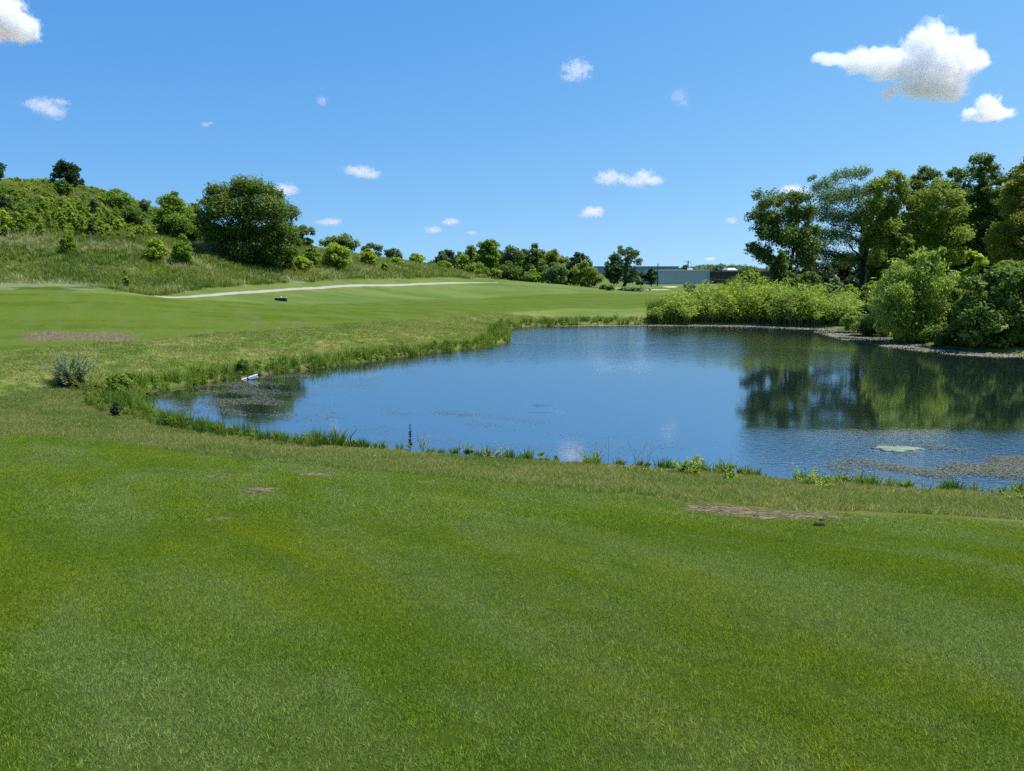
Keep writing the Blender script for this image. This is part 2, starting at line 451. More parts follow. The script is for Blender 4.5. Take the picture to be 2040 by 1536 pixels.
c = n.mix(n.ramp(n.math('ADD', n.attr("sand"), n.math('MULTIPLY', n.math('SUBTRACT', n.noise(p, .8, 3), .5), .6)), 0.4, 0.55), c, (0.42, 0.36, 0.25))
h = n.math('ADD', n.math('MULTIPLY', fine, 0.5), n.noise(p, 60.0, 3, .7))
ground_mat = n.end(n.principled(c, 0.95, 0.04, normal=n.bump(h, 0.7, 0.03)))
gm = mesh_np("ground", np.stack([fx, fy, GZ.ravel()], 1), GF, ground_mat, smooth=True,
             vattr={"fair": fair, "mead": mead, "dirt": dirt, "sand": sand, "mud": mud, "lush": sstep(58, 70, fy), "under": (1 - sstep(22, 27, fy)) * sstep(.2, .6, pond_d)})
tag(obj("ground", gm), kind="structure")

# ------------------------------------------------------------------ water
n = NT("pond_water"); p = n.pos()
sep = n.n("ShaderNodeSeparateXYZ"); n.l(p, sep.inputs[0])
breeze = n.math('MULTIPLY', n.ramp(n.math('ADD', n.noise(p, .09, 3, .5, .5, sc=(.6, 1, 1)), .06), .36, .52), n.math('MULTIPLY', n.ramp(sep.outputs[1], 31., 44.), n.ramp(sep.outputs[0], 24., 13.)))
w1 = n.noise(p, 4.0, 3, .55, .2, sc=(1.0, 1.6, 1)); w2 = n.noise(p, 1.1, 2, .5, .3, sc=(.8, 1.6, 1))
rp = on_plane(1078, 815)
dx = n.math('SUBTRACT', sep.outputs[0], float(rp[0])); dy = n.math('SUBTRACT', sep.outputs[1], float(rp[1]))
dist = n.math('SQRT', n.math('ADD', n.math('MULTIPLY', dx, dx), n.math('MULTIPLY', dy, dy)))
ring = n.math('MULTIPLY', n.math('SINE', n.math('MULTIPLY', dist, 26.0)), n.math('MULTIPLY', n.ramp(dist, 1.25, .75), n.ramp(dist, .05, .4)))
shallow = n.math('MULTIPLY', n.ramp(sep.outputs[0], 4.0, 8.5), n.ramp(sep.outputs[1], 21.5, 17.5))      # weedy corner, stirred water
h = n.math('ADD', n.math('MULTIPLY', w1, n.math('ADD', n.math('MULTIPLY', breeze, 0.50), 0.014)), n.math('MULTIPLY', w2, n.math('ADD', n.math('MULTIPLY', breeze, .32), .028)))
h = n.math('ADD', h, n.math('MULTIPLY', shallow, n.math('MULTIPLY', n.noise(p, 7.0, 3, .6, .3, sc=(.8, 1.5, 1)), .55)))
h = n.math('ADD', h, n.math('MULTIPLY', ring, 0.06))
nb = n.bump(h, 1.0, 0.045)
pr = n.n("ShaderNodeBsdfPrincipled")
pr.inputs["Base Color"].default_value = (0.008, 0.015, 0.012, 1); pr.inputs["Roughness"].default_value = 0.055
pr.inputs["IOR"].default_value = 8.5; n.l(nb, pr.inputs["Normal"])
water_mat = n.end(pr.outputs[0])
x0, y0 = POND.min(0) - .6; x1, y1 = POND.max(0) + .6
wm = mesh_np("water", [(x0, y0, 0), (x1, y0, 0), (x1, y1, 0), (x0, y1, 0)], [(0, 1, 2, 3)], water_mat)
tag(obj("water", wm), kind="structure")

# ------------------------------------------------------------------ cart path
PATH = [tuple(at(*q)[:2]) for q in [(306, 594.3, 67.2), (330, 593.2, 68.6), (400, 589.5, 72), (480, 584, 78), (560, 578, 85), (640, 573.5, 93), (700, 571, 99),
        (760, 569, 105), (860, 565.5, 117), (960, 563, 126), (990, 563.5, 127.5)]]
PATH = np.array(PATH)
tt = np.linspace(0, len(PATH) - 1, 160)
def cat(P, t):
    i = np.clip(t.astype(int), 0, len(P) - 2); u = (t - i)[:, None]
    g = lambda k: P[np.clip(i + k, 0, len(P) - 1)]
    a, b, c_, d_ = g(-1), g(0), g(1), g(2)
    return .5 * (2 * b + (c_ - a) * u + (2 * a - 5 * b + 4 * c_ - d_) * u ** 2 + (3 * b - a - 3 * c_ + d_) * u ** 3)
pc = cat(PATH, tt); tn = np.gradient(pc, axis=0); tn /= np.linalg.norm(tn, axis=1, keepdims=True)
nr = np.stack([-tn[:, 1], tn[:, 0]], 1)
rows = []
for k, o in enumerate((-.45, -.41, -.2, 0, .2, .41, .45)):
    wk = sstep(0, .6, tt)[:, None] * .8 + .2
    q = pc + nr * wk * (o + 0.05 * np.sin(tt * 5 + k)[:, None]); z = ground_z(q[:, 0], q[:, 1]) + (0.06 if 0 < k < 6 else -0.06)
    rows.append(np.column_stack([q, z]))
PV = np.stack(rows, 1).reshape(-1, 3); m = 7
ii = (np.arange(len(pc) - 1)[:, None] * m + np.arange(m - 1)[None, :]).ravel()
pm = mesh_np("cart_path", PV, np.stack([ii, ii + 1, ii + m + 1, ii + m], 1), plain("pale_asphalt", (0.29, 0.265, 0.215), .9, .2, var=.2, scale=1.5), smooth=True)
tag(obj("cart_path", pm), kind="structure")
# ------------------------------------------------------------------ foliage generators
def unit(a): return a / (np.linalg.norm(a, axis=-1, keepdims=True) + 1e-9)

def leaf_quads(pos, nrm, L, Wd, rng, along=None):
    k = len(pos)
    r = rng.normal(size=(k, 3)) if along is None else along + rng.normal(size=(k, 3)) * .35
    t = unit(r - (r * nrm).sum(1, keepdims=True) * nrm)
    b = np.cross(nrm, t)
    s = rng.uniform(.6, 1.35, k)[:, None]
    l = t * (L * .5) * s; w = b * (Wd * .5) * s
    mid = l * .15
    V = np.stack([pos - l, pos + w - mid, pos + l, pos - w - mid], 1).reshape(-1, 3)
    return V, np.arange(k * 4).reshape(-1, 4)

def crown_mesh(name, C, R, nl, L, Wd, rng, mat, up=.5, flat=.8, shell=.5, droop=None):
    """leaves spread through clumps with centres C and radii R"""
    pr = R ** 2 / (R ** 2).sum()
    ci = rng.choice(len(C), nl, p=pr)
    d = unit(rng.normal(size=(nl, 3)))
    rad = R[ci] * rng.random(nl) ** shell * np.where(rng.random(nl) < .06, 1.35, 1.0)
    pos = C[ci] + d * rad[:, None] * np.array([1, 1, flat])
    nrm = unit(d * .55 + np.array([0, 0, up]) + rng.normal(size=(nl, 3)) * .55)
    V, Q = leaf_quads(pos, nrm, L, Wd, rng, along=None if droop is None else np.tile(np.array(droop), (nl, 1)))
    cl = rng.random(len(C))
    tint = np.clip(.5 + (cl[ci] - .5) * .55 + rng.normal(size=nl) * .2, 0, 1)
    return mesh_np(name, V, Q, mat, fattr={"tint": tint})

def wood_mesh(name, C, R, H, tr, fork, rng, mat, limbs=7, stems=1, lean=0.0, twig=True, top=.8, spread=.0):
    """tapered trunk(s) with limbs that reach the leaf clumps"""
    mb = MB(); nodes = []
    tops = C[C[:, 2] > np.quantile(C[:, 2], .5)] if len(C) > 4 else C
    for s in range(stems):
        e = np.array([lean * H, 0, H * top]) if stems == 1 else tops[rng.integers(len(tops))] * np.array([.85, .85, .9])
        b = np.array([0, 0, -.25]) if stems == 1 else np.array([*(rng.normal(size=2) * spread), -.2])
        t = np.linspace(0, 1, 9)[:, None]
        P = b + (e - b) * t
        P[:, :2] = b[:2] + (e[:2] - b[:2]) * t ** 1.5 + np.cumsum(rng.normal(size=(9, 2)) * .012 * H, 0) * (t > .05)
        r = tr * (1 - .86 * t[:, 0]) * (1 + .5 * np.exp(-t[:, 0] * 22)) / math.sqrt(stems)
        mb.tube(P, r, 8); nodes += [(q, rr) for q, rr in zip(P, r) if q[2] >= fork * H * .8]
    N = np.array([q for q, _ in nodes]); NR = np.array([rr for _, rr in nodes])
    pick = rng.permutation(len(C))[:limbs * stems]
    for k in pick:
        c = C[k]
        sc = np.linalg.norm((N - c) * np.array([1, 1, .6]), axis=1) + np.maximum(0, N[:, 2] - c[2] + .1 * H) * 2
        j = int(np.argmin(sc)); a = N[j]
        u = np.linspace(0, 1, 6)[:, None]
        P = a + (c - a) * u; P[:, 2] += np.sin(u[:, 0] * math.pi) * -.06 * np.linalg.norm(c - a)
        P[1:-1] += rng.normal(size=(4, 3)) * .03 * np.linalg.norm(c - a)
        r0 = max(NR[j] * .55, .02)
        r = r0 + (.3 * r0 - r0) * u[:, 0]
        mb.tube(P, r, 6); nodes += list(zip(P[2:], r[2:]))
    if twig:
        N = np.array([q for q, _ in nodes]); NR = np.array([rr for _, rr in nodes])
        for c in C:
            j = int(np.argmin(np.linalg.norm(N - c, axis=1))); a = N[j]
            if np.linalg.norm(c - a) < .15: continue
            u = np.linspace(0, 1, 4)[:, None]; P = a + (c - a) * u
            P[1:-1] += rng.normal(size=(2, 3)) * .04 * np.linalg.norm(c - a)
            mb.tube(P, np.linspace(max(min(NR[j] * .5, .05), .012), .01, 4), 4, cap=False)
    return mb.mesh(name, mat, smooth=True)

SHAPES = {  # height fraction, radius fraction
    'round': [(0, .35), (.15, .75), (.4, 1), (.65, .92), (.85, .6), (1, .15)],
    'dome': [(0, .85), (.2, 1), (.45, .95), (.7, .75), (.9, .42), (1, .15)],
    'column': [(0, .6), (.3, 1), (.6, .85), (.85, .5), (1, .1)],
    'spread': [(0, .4), (.3, .8), (.6, 1), (.8, .9), (1, .35)],
    'cone': [(0, 1), (.3, .75), (.6, .48), (.85, .2), (1, .04)],
    'bush': [(0, .7), (.25, 1), (.55, .95), (.8, .65), (1, .2)],
    'vase': [(0, .25), (.3, .55), (.6, .9), (.85, 1), (1, .55)],
}
def clumps_from_shape(shape, H0, H1, Wx, Wy, k, rng, csize=.22):
    pf = np.array(SHAPES[shape])
    f = rng.random(k * 6); rr = np.interp(f, pf[:, 0], pf[:, 1])
    keep = rng.random(k * 6) < rr ** 1.2 * .8 + .2
    f = f[keep][:k]; rr = rr[keep][:k]; m = len(f)
    a = rng.random(m) * 2 * math.pi; ph = rng.random(3) * 6.28
    lob = 1 + .16 * np.sin(3 * a + ph[0] + f * 4) + .10 * np.sin(5 * a + ph[1] - f * 7)
    ro = rng.random(m) ** .42 * rr * lob
    cr = csize * Wx * rng.uniform(.55, 1.25, m) * (.55 + .45 * rr)
    sx = max(Wx - csize * Wx * .8, Wx * .5)
    C = np.column_stack([np.cos(a) * ro * sx, np.sin(a) * ro * sx * Wy / Wx, H0 + csize * Wx * .5 + f * (H1 - H0 - csize * Wx * 1.0)])
    return C, cr

def clumps_from_blobs(blobs, base, Y, rng, per=7, depth=.7, bs=1.0):
    """blobs given as photo pixels (x, y, radius) become real clumps round the trunk, near and far side"""
    B = np.array(blobs, float); out = []; rad = []
    s = Y / F; xc = B[:, 0].mean(); hw = (np.abs(B[:, 0] - xc) + B[:, 2]).max()
    for (px, py, r) in B:
        w = at(px, py, Y); rm = r * s
        dmax = depth * math.sqrt(max(hw ** 2 - (px - xc) ** 2, 0)) * s * .8
        for sg in (-1, 1):
            ctr = np.array([w[0] - base[0], sg * dmax * rng.uniform(.15, .8), w[2] - base[2]])
            d = unit(rng.normal(size=(per, 3))) * (rng.random(per) ** .5)[:, None]
            out.append(ctr + d * rm * .74 * bs); rad.append(rm * bs * rng.uniform(.42, .76, per))
    return np.vstack(out), np.concatenate(rad)

BARK = plain("bark_grey_brown", (0.075, 0.060, 0.045), .9, .1, var=.45, scale=14)
BARKD = plain("bark_dark", (0.035, 0.028, 0.022), .9, .1, var=.45, scale=14)
LEAF = {
    'deep': leafy("leaf_deep_green", (0.025, 0.056, 0.008), (0.096, 0.142, 0.020), .33),
    'mid': leafy("leaf_mid_green", (0.060, 0.110, 0.011), (0.150, 0.208, 0.022), .38),
    'lime': leafy("leaf_lime_green", (0.105, 0.162, 0.012), (0.212, 0.260, 0.028), .43),
    'olive': leafy("leaf_olive", (0.068, 0.108, 0.011), (0.165, 0.205, 0.024), .38),
    'blue': leafy("leaf_blue_green", (0.042, 0.082, 0.020), (0.108, 0.158, 0.040), .35),
    'dark': leafy("leaf_dark_evergreen", (0.010, 0.026, 0.008), (0.034, 0.064, 0.016), .15),
    'bronze': leafy("leaf_bronze", (0.075, 0.098, 0.012), (0.185, 0.192, 0.024), .38),
    'grey': leafy("leaf_grey_green", (0.090, 0.130, 0.060), (0.180, 0.215, 0.105), .35),
    'far': leafy("leaf_far_green", (0.040, 0.076, 0.028), (0.096, 0.138, 0.044), .28),
    'willow': leafy("leaf_willow", (0.085, 0.140, 0.016), (0.190, 0.245, 0.038), .48),
    'dry': leafy("leaf_dry_brown", (0.030, 0.020, 0.010), (0.075, 0.055, 0.028), .1),
}

DK = 2.3
def plant(name, label, cat, px, Y, box=None, blobs=None, shape='round', leaf='mid', dens=5.0, group=None, seed=0, ll=None, asp=.6, k=None, tr=None,
          fork=.3, limbs=7, stems=1, base_py=None, cs=.28, dy=.9, up=.5, flat=.8, bark=None, lean=0., crown_name='crown', wood_name='trunk', droop=None, minleaf=.13, top=.8, nmax=60000, bs=1.0):
    """one tree or shrub from its outline in the photograph, at its own distance"""
    rng = np.random.default_rng(1000 + seed)
    if base_py is not None:
        b = hit(px, base_py); Y = b[1]
    else:
        xw = at(px, 600, Y)[0]
        b = np.array([xw, Y, float(ground_z(np.array([xw]), np.array([Y]))[0])])
        if Y < 90 and b[2] < 0: b[2] = 0.0
    s = Y / F
    if box:
        bx0, by0, bx1, by1 = box
        T = at((bx0 + bx1) / 2, by0, Y); Bo = at((bx0 + bx1) / 2, by1, Y)
        H1, H0 = T[2] - b[2], max(Bo[2] - b[2], 0.02)
        Wx = (bx1 - bx0) / 2 * s
        kk = k or int(np.clip(32 * (H1 - H0) / Wx, 28, 120))
        C, R = clumps_from_shape(shape, H0, H1, Wx, Wx * dy, kk, rng, cs)
        C[:, 0] += (T[0] - b[0])
        area = (bx1 - bx0) * (by1 - by0) * .75 * s * s
    else:
        C, R = clumps_from_blobs(blobs, b, Y, rng, per=k or 7, bs=bs)
        area = sum(math.pi * q[2] ** 2 for q in blobs) * s * s
        H1 = C[:, 2].max()
    L = ll or max(minleaf, 2.3 * Y / 745.0)
    C[:, 2] = np.maximum(C[:, 2], R * .5 + .02)
    nl = int(min(nmax, max(60, DK * dens * area / (L * L * asp * .5))))
    o = thing(name, label, cat, b, group)
    H = H1
    tr_ = tr or max(.02, .028 * H)
    obj(wood_name, wood_mesh(wood_name, C, R, H, tr_, fork, rng, bark or BARK, limbs=limbs, stems=stems, lean=lean, spread=.12 * (R.max() * 2), top=top, twig=len(C) < 260), o)
    obj(crown_name, crown_mesh(crown_name, C, R, nl, L, L * asp, rng, LEAF[leaf], up=up, flat=flat, droop=droop), o)
    return o

def shrub(label, px, base_py, box, leaf='mid', group=None, seed=0, name='shrub', cat='shrub', shape='bush', **kw):
    kw.setdefault('stems', 5); kw.setdefault('limbs', 2); kw.setdefault('fork', .2); kw.setdefault('cs', .3)
    return plant(name, label, cat, px, kw.pop('Y', 60), box=box, shape=shape, leaf=leaf, group=group, seed=seed, base_py=base_py,
                 crown_name='foliage', wood_name='stems', **kw)

# ------------------------------------------------------------------ trees and shrubs on the left hill
GH = "shrubs scattered on the grassy hillside"
plant('broadleaf_tree', "huge dense dome-shaped dark green tree at the foot of the hill, widest on the left", 'tree', 498, 97,
      blobs=[(440, 385, 26), (470, 378, 26), (505, 376, 28), (535, 385, 26), (425, 415, 28), (460, 415, 34), (500, 415, 36), (540, 415, 34), (562, 425, 26), (418, 455, 28),
             (450, 460, 34), (500, 462, 30), (545, 460, 36), (570, 460, 24), (425, 492, 28), (460, 497, 28), (500, 500, 30), (545, 498, 32), (575, 492, 22), (440, 512, 20),
             (520, 512, 22), (560, 512, 20), (412, 402, 14), (584, 478, 14)], leaf='deep', dens=3.1, bs=.92, seed=1, k=10, tr=.55, stems=6, limbs=4, fork=.12, up=.45, bark=BARK)
plant('broadleaf_tree', "bushy rounded tree just left of the huge dome-shaped tree", 'tree', 342, 100, box=(302, 376, 384, 486), shape='bush', leaf='mid', dens=6, seed=2, stems=3, fork=.15, cs=.34, k=70)
plant('broadleaf_tree', "narrow leafy tree squeezed between the bushy tree and the huge dome tree", 'tree', 388, 103, box=(362, 402, 416, 486), shape='bush', leaf='deep', dens=6, cs=.36, k=50, seed=3, stems=2, fork=.2)
plant('broadleaf_tree', "lone dark tree standing on the skyline of the hilltop", 'tree', 133, 110,
      blobs=[(116, 338, 12), (130, 333, 13), (144, 335, 13), (138, 347, 14), (122, 350, 11), (150, 350, 9), (144, 360, 12), (156, 362, 7)], leaf='dark', dens=3.2, seed=4, k=6, fork=.2)
plant('broadleaf_tree', "dark tree cut off by the left edge of the picture on the hilltop", 'tree', -22, 110, box=(-60, 318, 9, 380), shape='spread', leaf='dark', dens=4, seed=5)
hs = [  # label, px, base, box, leaf, shape
    ("dark round bush directly under the lone hilltop tree", 122, 392, (103, 356, 141, 392), 'deep', 'bush'),
    ("large lime green bush on the right shoulder of the hill skyline", 232, 416, (196, 375, 268, 416), 'mid', 'bush'),
    ("wide dark green bush on the hillside just below the lime skyline bush", 258, 450, (224, 408, 296, 450), 'deep', 'bush'),
    ("thin pale twiggy sapling on the skyline beyond the hill's right shoulder", 288, 428, (277, 396, 299, 428), 'grey', 'vase'),
    ("very dark bush at the left edge halfway up the hill", 8, 423, (-14, 386, 22, 423), 'dark', 'bush'),
    ("small dark bush to the right of the very dark left-edge bush", 43, 426, (32, 403, 54, 426), 'deep', 'bush'),
    ("bright lime bush at the left edge above the mown berm", 8, 468, (-18, 418, 28, 468), 'lime', 'bush'),
    ("small upright dark bush in the middle of the upper hillside", 186, 430, (174, 396, 198, 430), 'dark', 'column'),
    ("tall slim dark shrub rising from the lime brush mid slope", 181, 475, (172, 432, 191, 475), 'deep', 'column'),
    ("round green bush standing alone at the lower edge of the hill brush", 132, 504, (116, 460, 150, 502), 'mid', 'bush'),
    ("lime green bush at the left of the pair below the bushy tree", 308, 521, (284, 470, 330, 520), 'lime', 'bush'),
    ("taller mid green bush at the right of the pair below the bushy tree", 362, 528, (338, 466, 388, 527), 'mid', 'bush'),
    ("dense dark green thicket bush at the foot of the bushy tree", 362, 482, (328, 440, 396, 482), 'deep', 'bush'),
    ("low yellow green bush left of the dark thicket bush", 292, 470, (272, 446, 312, 470), 'lime', 'bush'),
    ("pale bush in front of the huge dome tree's left foot", 418, 508, (402, 478, 438, 508), 'grey', 'bush'),
    ("small dark bush right of the huge dome tree's shadow", 578, 543, (564, 516, 592, 543), 'deep', 'bush'),
    ("pale lime bush behind the small dark one right of the dome tree", 600, 540, (580, 508, 622, 540), 'lime', 'bush'),
    ("dark green round bush, left half of the big double bush", 620, 530, (602, 486, 640, 529), 'mid', 'bush'),
    ("big lime topped round bush, right half of the double bush", 664, 534, (632, 480, 700, 533), 'lime', 'bush'),
    ("lime bush on the slope right of the big lime topped bush", 734, 530, (714, 493, 752, 529), 'lime', 'bush'),
    ("small lime bush between the meadow slope and the dark far trees", 790, 530, (774, 511, 806, 530), 'lime', 'bush'),
    ("rightmost lime bush on the ridge before the far treeline", 828, 528, (810, 503, 848, 527), 'lime', 'bush'),
    ("tiny bush low on the meadow slope right of the lime bushes", 765, 541, (756, 522, 775, 540), 'mid', 'bush'),
]
for k, (lb, px, bp, bx, lf, shp) in enumerate(hs):
    shrub(lb, px, bp, bx, lf, GH, seed=20 + k, shape=shp, dens=4.5)
shrub("thin young sapling standing alone by the mown edge under the hill", 249, None, (241, 534, 257, 578), 'mid', None, seed=60, name='sapling', cat='sapling', shape='column', Y=70.5, stems=1, dens=2.2, cs=.42, k=18, limbs=6)
plant('locust_tree', "dark spreading tree behind the huge dome tree's right shoulder", 'tree', 606, 122, box=(578, 446, 628, 520), shape='spread', leaf='blue', dens=3.5, seed=6)
plant('locust_tree', "broad flat-topped dark tree behind the big lime topped bush", 'tree', 676, 138, box=(636, 466, 718, 530), shape='spread', leaf='blue', dens=3.5, seed=7)
plant('locust_tree', "flat-topped dark tree next right of the broad flat-topped one", 'tree', 738, 145, box=(714, 484, 764, 530), shape='spread', leaf='far', dens=3.5, seed=8)
plant('broadleaf_tree', "small dark round tree at the far end of the hill's ridge", 'tree', 783, 150, box=(758, 492, 806, 532), shape='round', leaf='far', dens=4, seed=9)

# ------------------------------------------------------------------ grove across the fairway
GG = "trees of the grove beyond the fairway"
gv = [  # label, px, Y, box, leaf, shape, kw
    ("leftmost loose tree of the grove, dipping to the far treeline", 888, 165, (866, 496, 910, 556), 'far', 'spread', {}),
    ("mid green rounded tree left in the grove beside the tallest spindly one", 935, 150, (902, 487, 968, 556), 'mid', 'dome', {}),
    ("tallest spindly tree of the grove with a ragged leaning top", 972, 148, (952, 476, 996, 556), 'mid', 'vase', dict(cs=.3)),
    ("dark full tree in the middle of the grove", 1018, 150, (984, 487, 1052, 560), 'deep', 'dome', {}),
    ("tall dark green tree with two pointed tops in the right of the grove", 1066, 148, (1040, 484, 1092, 562), 'deep', 'column', {}),
    ("sloping olive green tree at the right shoulder of the grove", 1100, 150, (1076, 492, 1128, 562), 'olive', 'dome', {}),
    ("grey green leafy bush-like tree low in front of the grove's right side", 1108, 138, (1084, 521, 1132, 567), 'blue', 'round', {}),
    ("very dark round-topped tree behind the olive willow-like tree", 1155, 158, (1124, 500, 1184, 572), 'dark', 'round', {}),
    ("olive willow-like tree right of the grove, standing nearest the fairway", 1170, 132, (1138, 515, 1198, 579), 'olive', 'dome', {}),
    ("dark tree filling the gap behind the grove's middle and two-topped trees", 1040, 162, (1012, 494, 1070, 562), 'far', 'dome', {}),
    ("dark tree behind the grove's olive right shoulder tree", 1118, 164, (1094, 502, 1142, 564), 'far', 'dome', {}),
    ("low dark tree behind the grove's tallest spindly tree", 996, 163, (970, 498, 1020, 560), 'dark', 'dome', {}),
    ("low far tree closing the gap between the leftmost loose tree and the rounded one", 915, 168, (890, 500, 940, 556), 'far', 'dome', {}),
    ("mid green tree low in the grove between the rounded and the spindly one", 955, 158, (926, 500, 992, 558), 'far', 'bush', {}),
    ("broad dark tree low behind the grove's middle", 1022, 166, (976, 500, 1068, 562), 'far', 'dome', {}),
    ("broad green tree low behind the grove's two-topped tree", 1080, 167, (1040, 498, 1122, 564), 'mid', 'dome', {}),
    ("dark green tree low between the olive shoulder tree and the very dark round one", 1135, 160, (1108, 518, 1160, 572), 'deep', 'dome', {}),
    ("small dark evergreen spire at the left foot of the grove", 902, 142, (890, 508, 914, 546), 'dark', 'cone', {}),
    ("green bush beside the small dark evergreen spire", 880, 140, (862, 520, 902, 546), 'mid', 'bush', {}),
    ("light green bush under the grove's tallest spindly tree", 952, 140, (930, 522, 976, 552), 'mid', 'bush', {}),
    ("bush at the foot of the two-topped dark tree", 1060, 138, (1040, 535, 1082, 566), 'mid', 'bush', {}),
    ("deep green undergrowth bush at the grove's middle foot", 1010, 139, (988, 524, 1042, 562), 'deep', 'bush', {}),
    ("olive bush at the front of the grove left of the dark middle tree", 985, 137, (968, 534, 1002, 560), 'olive', 'bush', {}),
]
for k, (lb, px, Y, bx, lf, shp, kw) in enumerate(gv):
    isb = shp == 'bush' and 'tree low in' not in lb
    cx_, wx_ = (bx[0] + bx[2]) / 2, (bx[2] - bx[0]) / 2 * 1.16; bx = (cx_ - wx_, bx[1] - 1, cx_ + wx_, bx[3])
    plant('shrub' if isb else 'grove_tree', lb, 'shrub' if isb else 'tree', px, Y, box=bx, shape=shp, leaf=lf, dens=4.2, group=GG, seed=80 + k, **kw)
plant('oak_tree', "large oak with sky showing through its ragged crown, left of the grey building", 'tree', 1243, 150,
      blobs=[(1222, 512, 13), (1240, 502, 12), (1254, 500, 10), (1262, 508, 11), (1272, 522, 9), (1232, 522, 13), (1250, 520, 10), (1244, 538, 14), (1264, 542, 11), (1214, 528, 10),
             (1226, 548, 13), (1252, 555, 13), (1270, 556, 9), (1212, 545, 9)], leaf='far', dens=2.6, seed=100, k=5, tr=.42, fork=.2, limbs=9)
plant('broadleaf_tree', "dark young tree with a thin trunk overlapping the oak's left side", 'tree', 1224, 142, box=(1202, 518, 1246, 567), shape='round', leaf='dark', dens=4, seed=101, fork=.25)
plant('broadleaf_tree', "small dark round tree between the oak and the grey building", 'tree', 1297, 155, box=(1283, 532, 1312, 568), shape='round', leaf='dark', dens=4, seed=102)
plant('broadleaf_tree', "small dark tree tucked under the oak's right side", 'tree', 1276, 156, box=(1262, 542, 1288, 568), shape='round', leaf='dark', dens=4, seed=103)
shrub("low bush at the foot of the olive willow-like tree", 1204, None, (1192, 565, 1216, 582), 'mid', seed=104, Y=126)
shrub("leafy bush left of the oak's thin-trunked neighbour", 1216, None, (1206, 566, 1228, 583), 'mid', seed=105, Y=124)
shrub("low grey green clipped hedge of brush under the oak", 1258, None, (1226, 571, 1296, 583), 'grey', seed=106, Y=127, name='hedge', cat='hedge', k=60, cs=.14, dy=.25)

# ------------------------------------------------------------------ tall trees on the right bank
plant('maple_tree', "tall ragged maple with split trunk, leftmost of the right bank trees", 'tree', 1572, 71,
      blobs=[(1528, 398, 22), (1512, 432, 20), (1562, 392, 22), (1592, 392, 20), (1608, 425, 22), (1545, 430, 26), (1580, 430, 26), (1548, 468, 30), (1590, 470, 30), (1618, 492, 20),
             (1508, 500, 17), (1526, 508, 20), (1604, 515, 24), (1550, 520, 20), (1500, 488, 10), (1618, 455, 16), (1520, 460, 18)], leaf='deep', dens=2.5, seed=120, k=7, tr=.30, fork=.28, limbs=12, bark=BARKD, up=.35)
plant('locust_tree', "airy feathery locust with thick dark trunk and sky between its branches", 'tree', 1711, 76,
      blobs=[(1642, 366, 18), (1676, 352, 18), (1712, 345, 17), (1650, 395, 24), (1690, 390, 26), (1725, 382, 20), (1636, 428, 22), (1668, 430, 26), (1708, 432, 26), (1740, 465, 22),
             (1642, 470, 22), (1680, 472, 24), (1716, 480, 22), (1655, 508, 20), (1690, 515, 20), (1735, 510, 20), (1616, 354, 8), (1745, 415, 20), (1628, 500, 14)], leaf='deep', dens=1.5, seed=121, k=12, tr=.36, fork=.25, limbs=16, ll=.20, asp=.35, bark=BARKD, flat=.8)
plant('ash_tree', "tall ash with a straight dark trunk and yellow green crown, right of the feathery locust", 'tree', 1779, 73,
      blobs=[(1776, 350, 18), (1752, 372, 22), (1790, 375, 22), (1735, 410, 24), (1768, 412, 26), (1802, 400, 18), (1728, 440, 20), (1762, 450, 26), (1798, 448, 24), (1745, 480, 20), (1785, 488, 20)],
      leaf='olive', dens=2.3, seed=122, k=8, tr=.27, fork=.35, limbs=12, bark=BARKD)
plant('ash_tree', "broad bright crowned ash in the middle of the right bank trees", 'tree', 1868, 72,
      blobs=[(1872, 372, 18), (1846, 392, 24), (1888, 396, 24), (1834, 428, 24), (1870, 432, 28), (1908, 428, 22), (1842, 468, 26), (1882, 472, 28), (1912, 465, 20), (1860, 505, 24), (1900, 508, 22)],
      leaf='olive', dens=2.5, seed=123, k=8, tr=.28, fork=.3, limbs=10, bark=BARKD)
plant('ash_tree', "dark tree top peeping out behind the straight ash and the bright ash", 'tree', 1846, 90, box=(1806, 317, 1890, 540), shape='round', leaf='deep', dens=4, cs=.32, k=110, seed=124, bark=BARKD)
plant('cottonwood_tree', "tallest blue green tree rising behind the bright ash", 'tree', 1945, 84, box=(1872, 303, 2022, 540), shape='dome', leaf='blue', dens=3.2, seed=125, cs=.24, k=150, bark=BARKD)
plant('maple_tree', "bronze leaved tall tree cut by the right edge of the picture", 'tree', 2052, 64, box=(1986, 300, 2120, 540), shape='dome', leaf='bronze', dens=3.6, seed=126, k=140, cs=.25, bark=BARKD)
for k, (px, Y, bx, lb) in enumerate([
        (1680, 98, (1630, 500, 1745, 600), "low dark woodland tree seen between the maple and the locust trunk"),
        (1795, 96, (1735, 440, 1860, 600), "dark woodland tree behind the straight ash trunk"),
        (1930, 96, (1850, 400, 2000, 600), "dark woodland tree behind the bright ash, filling the gap at its right"),
        (2030, 92, (1950, 390, 2110, 600), "darkest woodland tree behind the bronze leaved tree"),
        (1620, 92, (1575, 505, 1670, 600), "low dark woodland tree right under the ragged maple"),
        (1758, 86, (1722, 352, 1806, 600), "dark woodland tree filling between the locust's right branches and the straight ash"),
        (1822, 88, (1784, 340, 1870, 600), "dark woodland tree filling between the straight ash and the bright ash"),
        (1905, 80, (1864, 324, 1950, 600), "leafy woodland tree against the bright ash's right side"),
        (1968, 78, (1925, 307, 2018, 600), "leafy woodland tree between the tallest blue green tree and the bronze leaved one"),
        (2046, 76, (1980, 302, 2110, 640), "woodland tree closing the view at the right edge under the bronze crown")]):
    plant('woodland_tree', lb, 'tree', px, Y, box=bx, shape='dome', leaf='dark' if k < 5 else 'deep', dens=4, group="dark woodland trees behind the right bank", seed=130 + k, bark=BARKD)
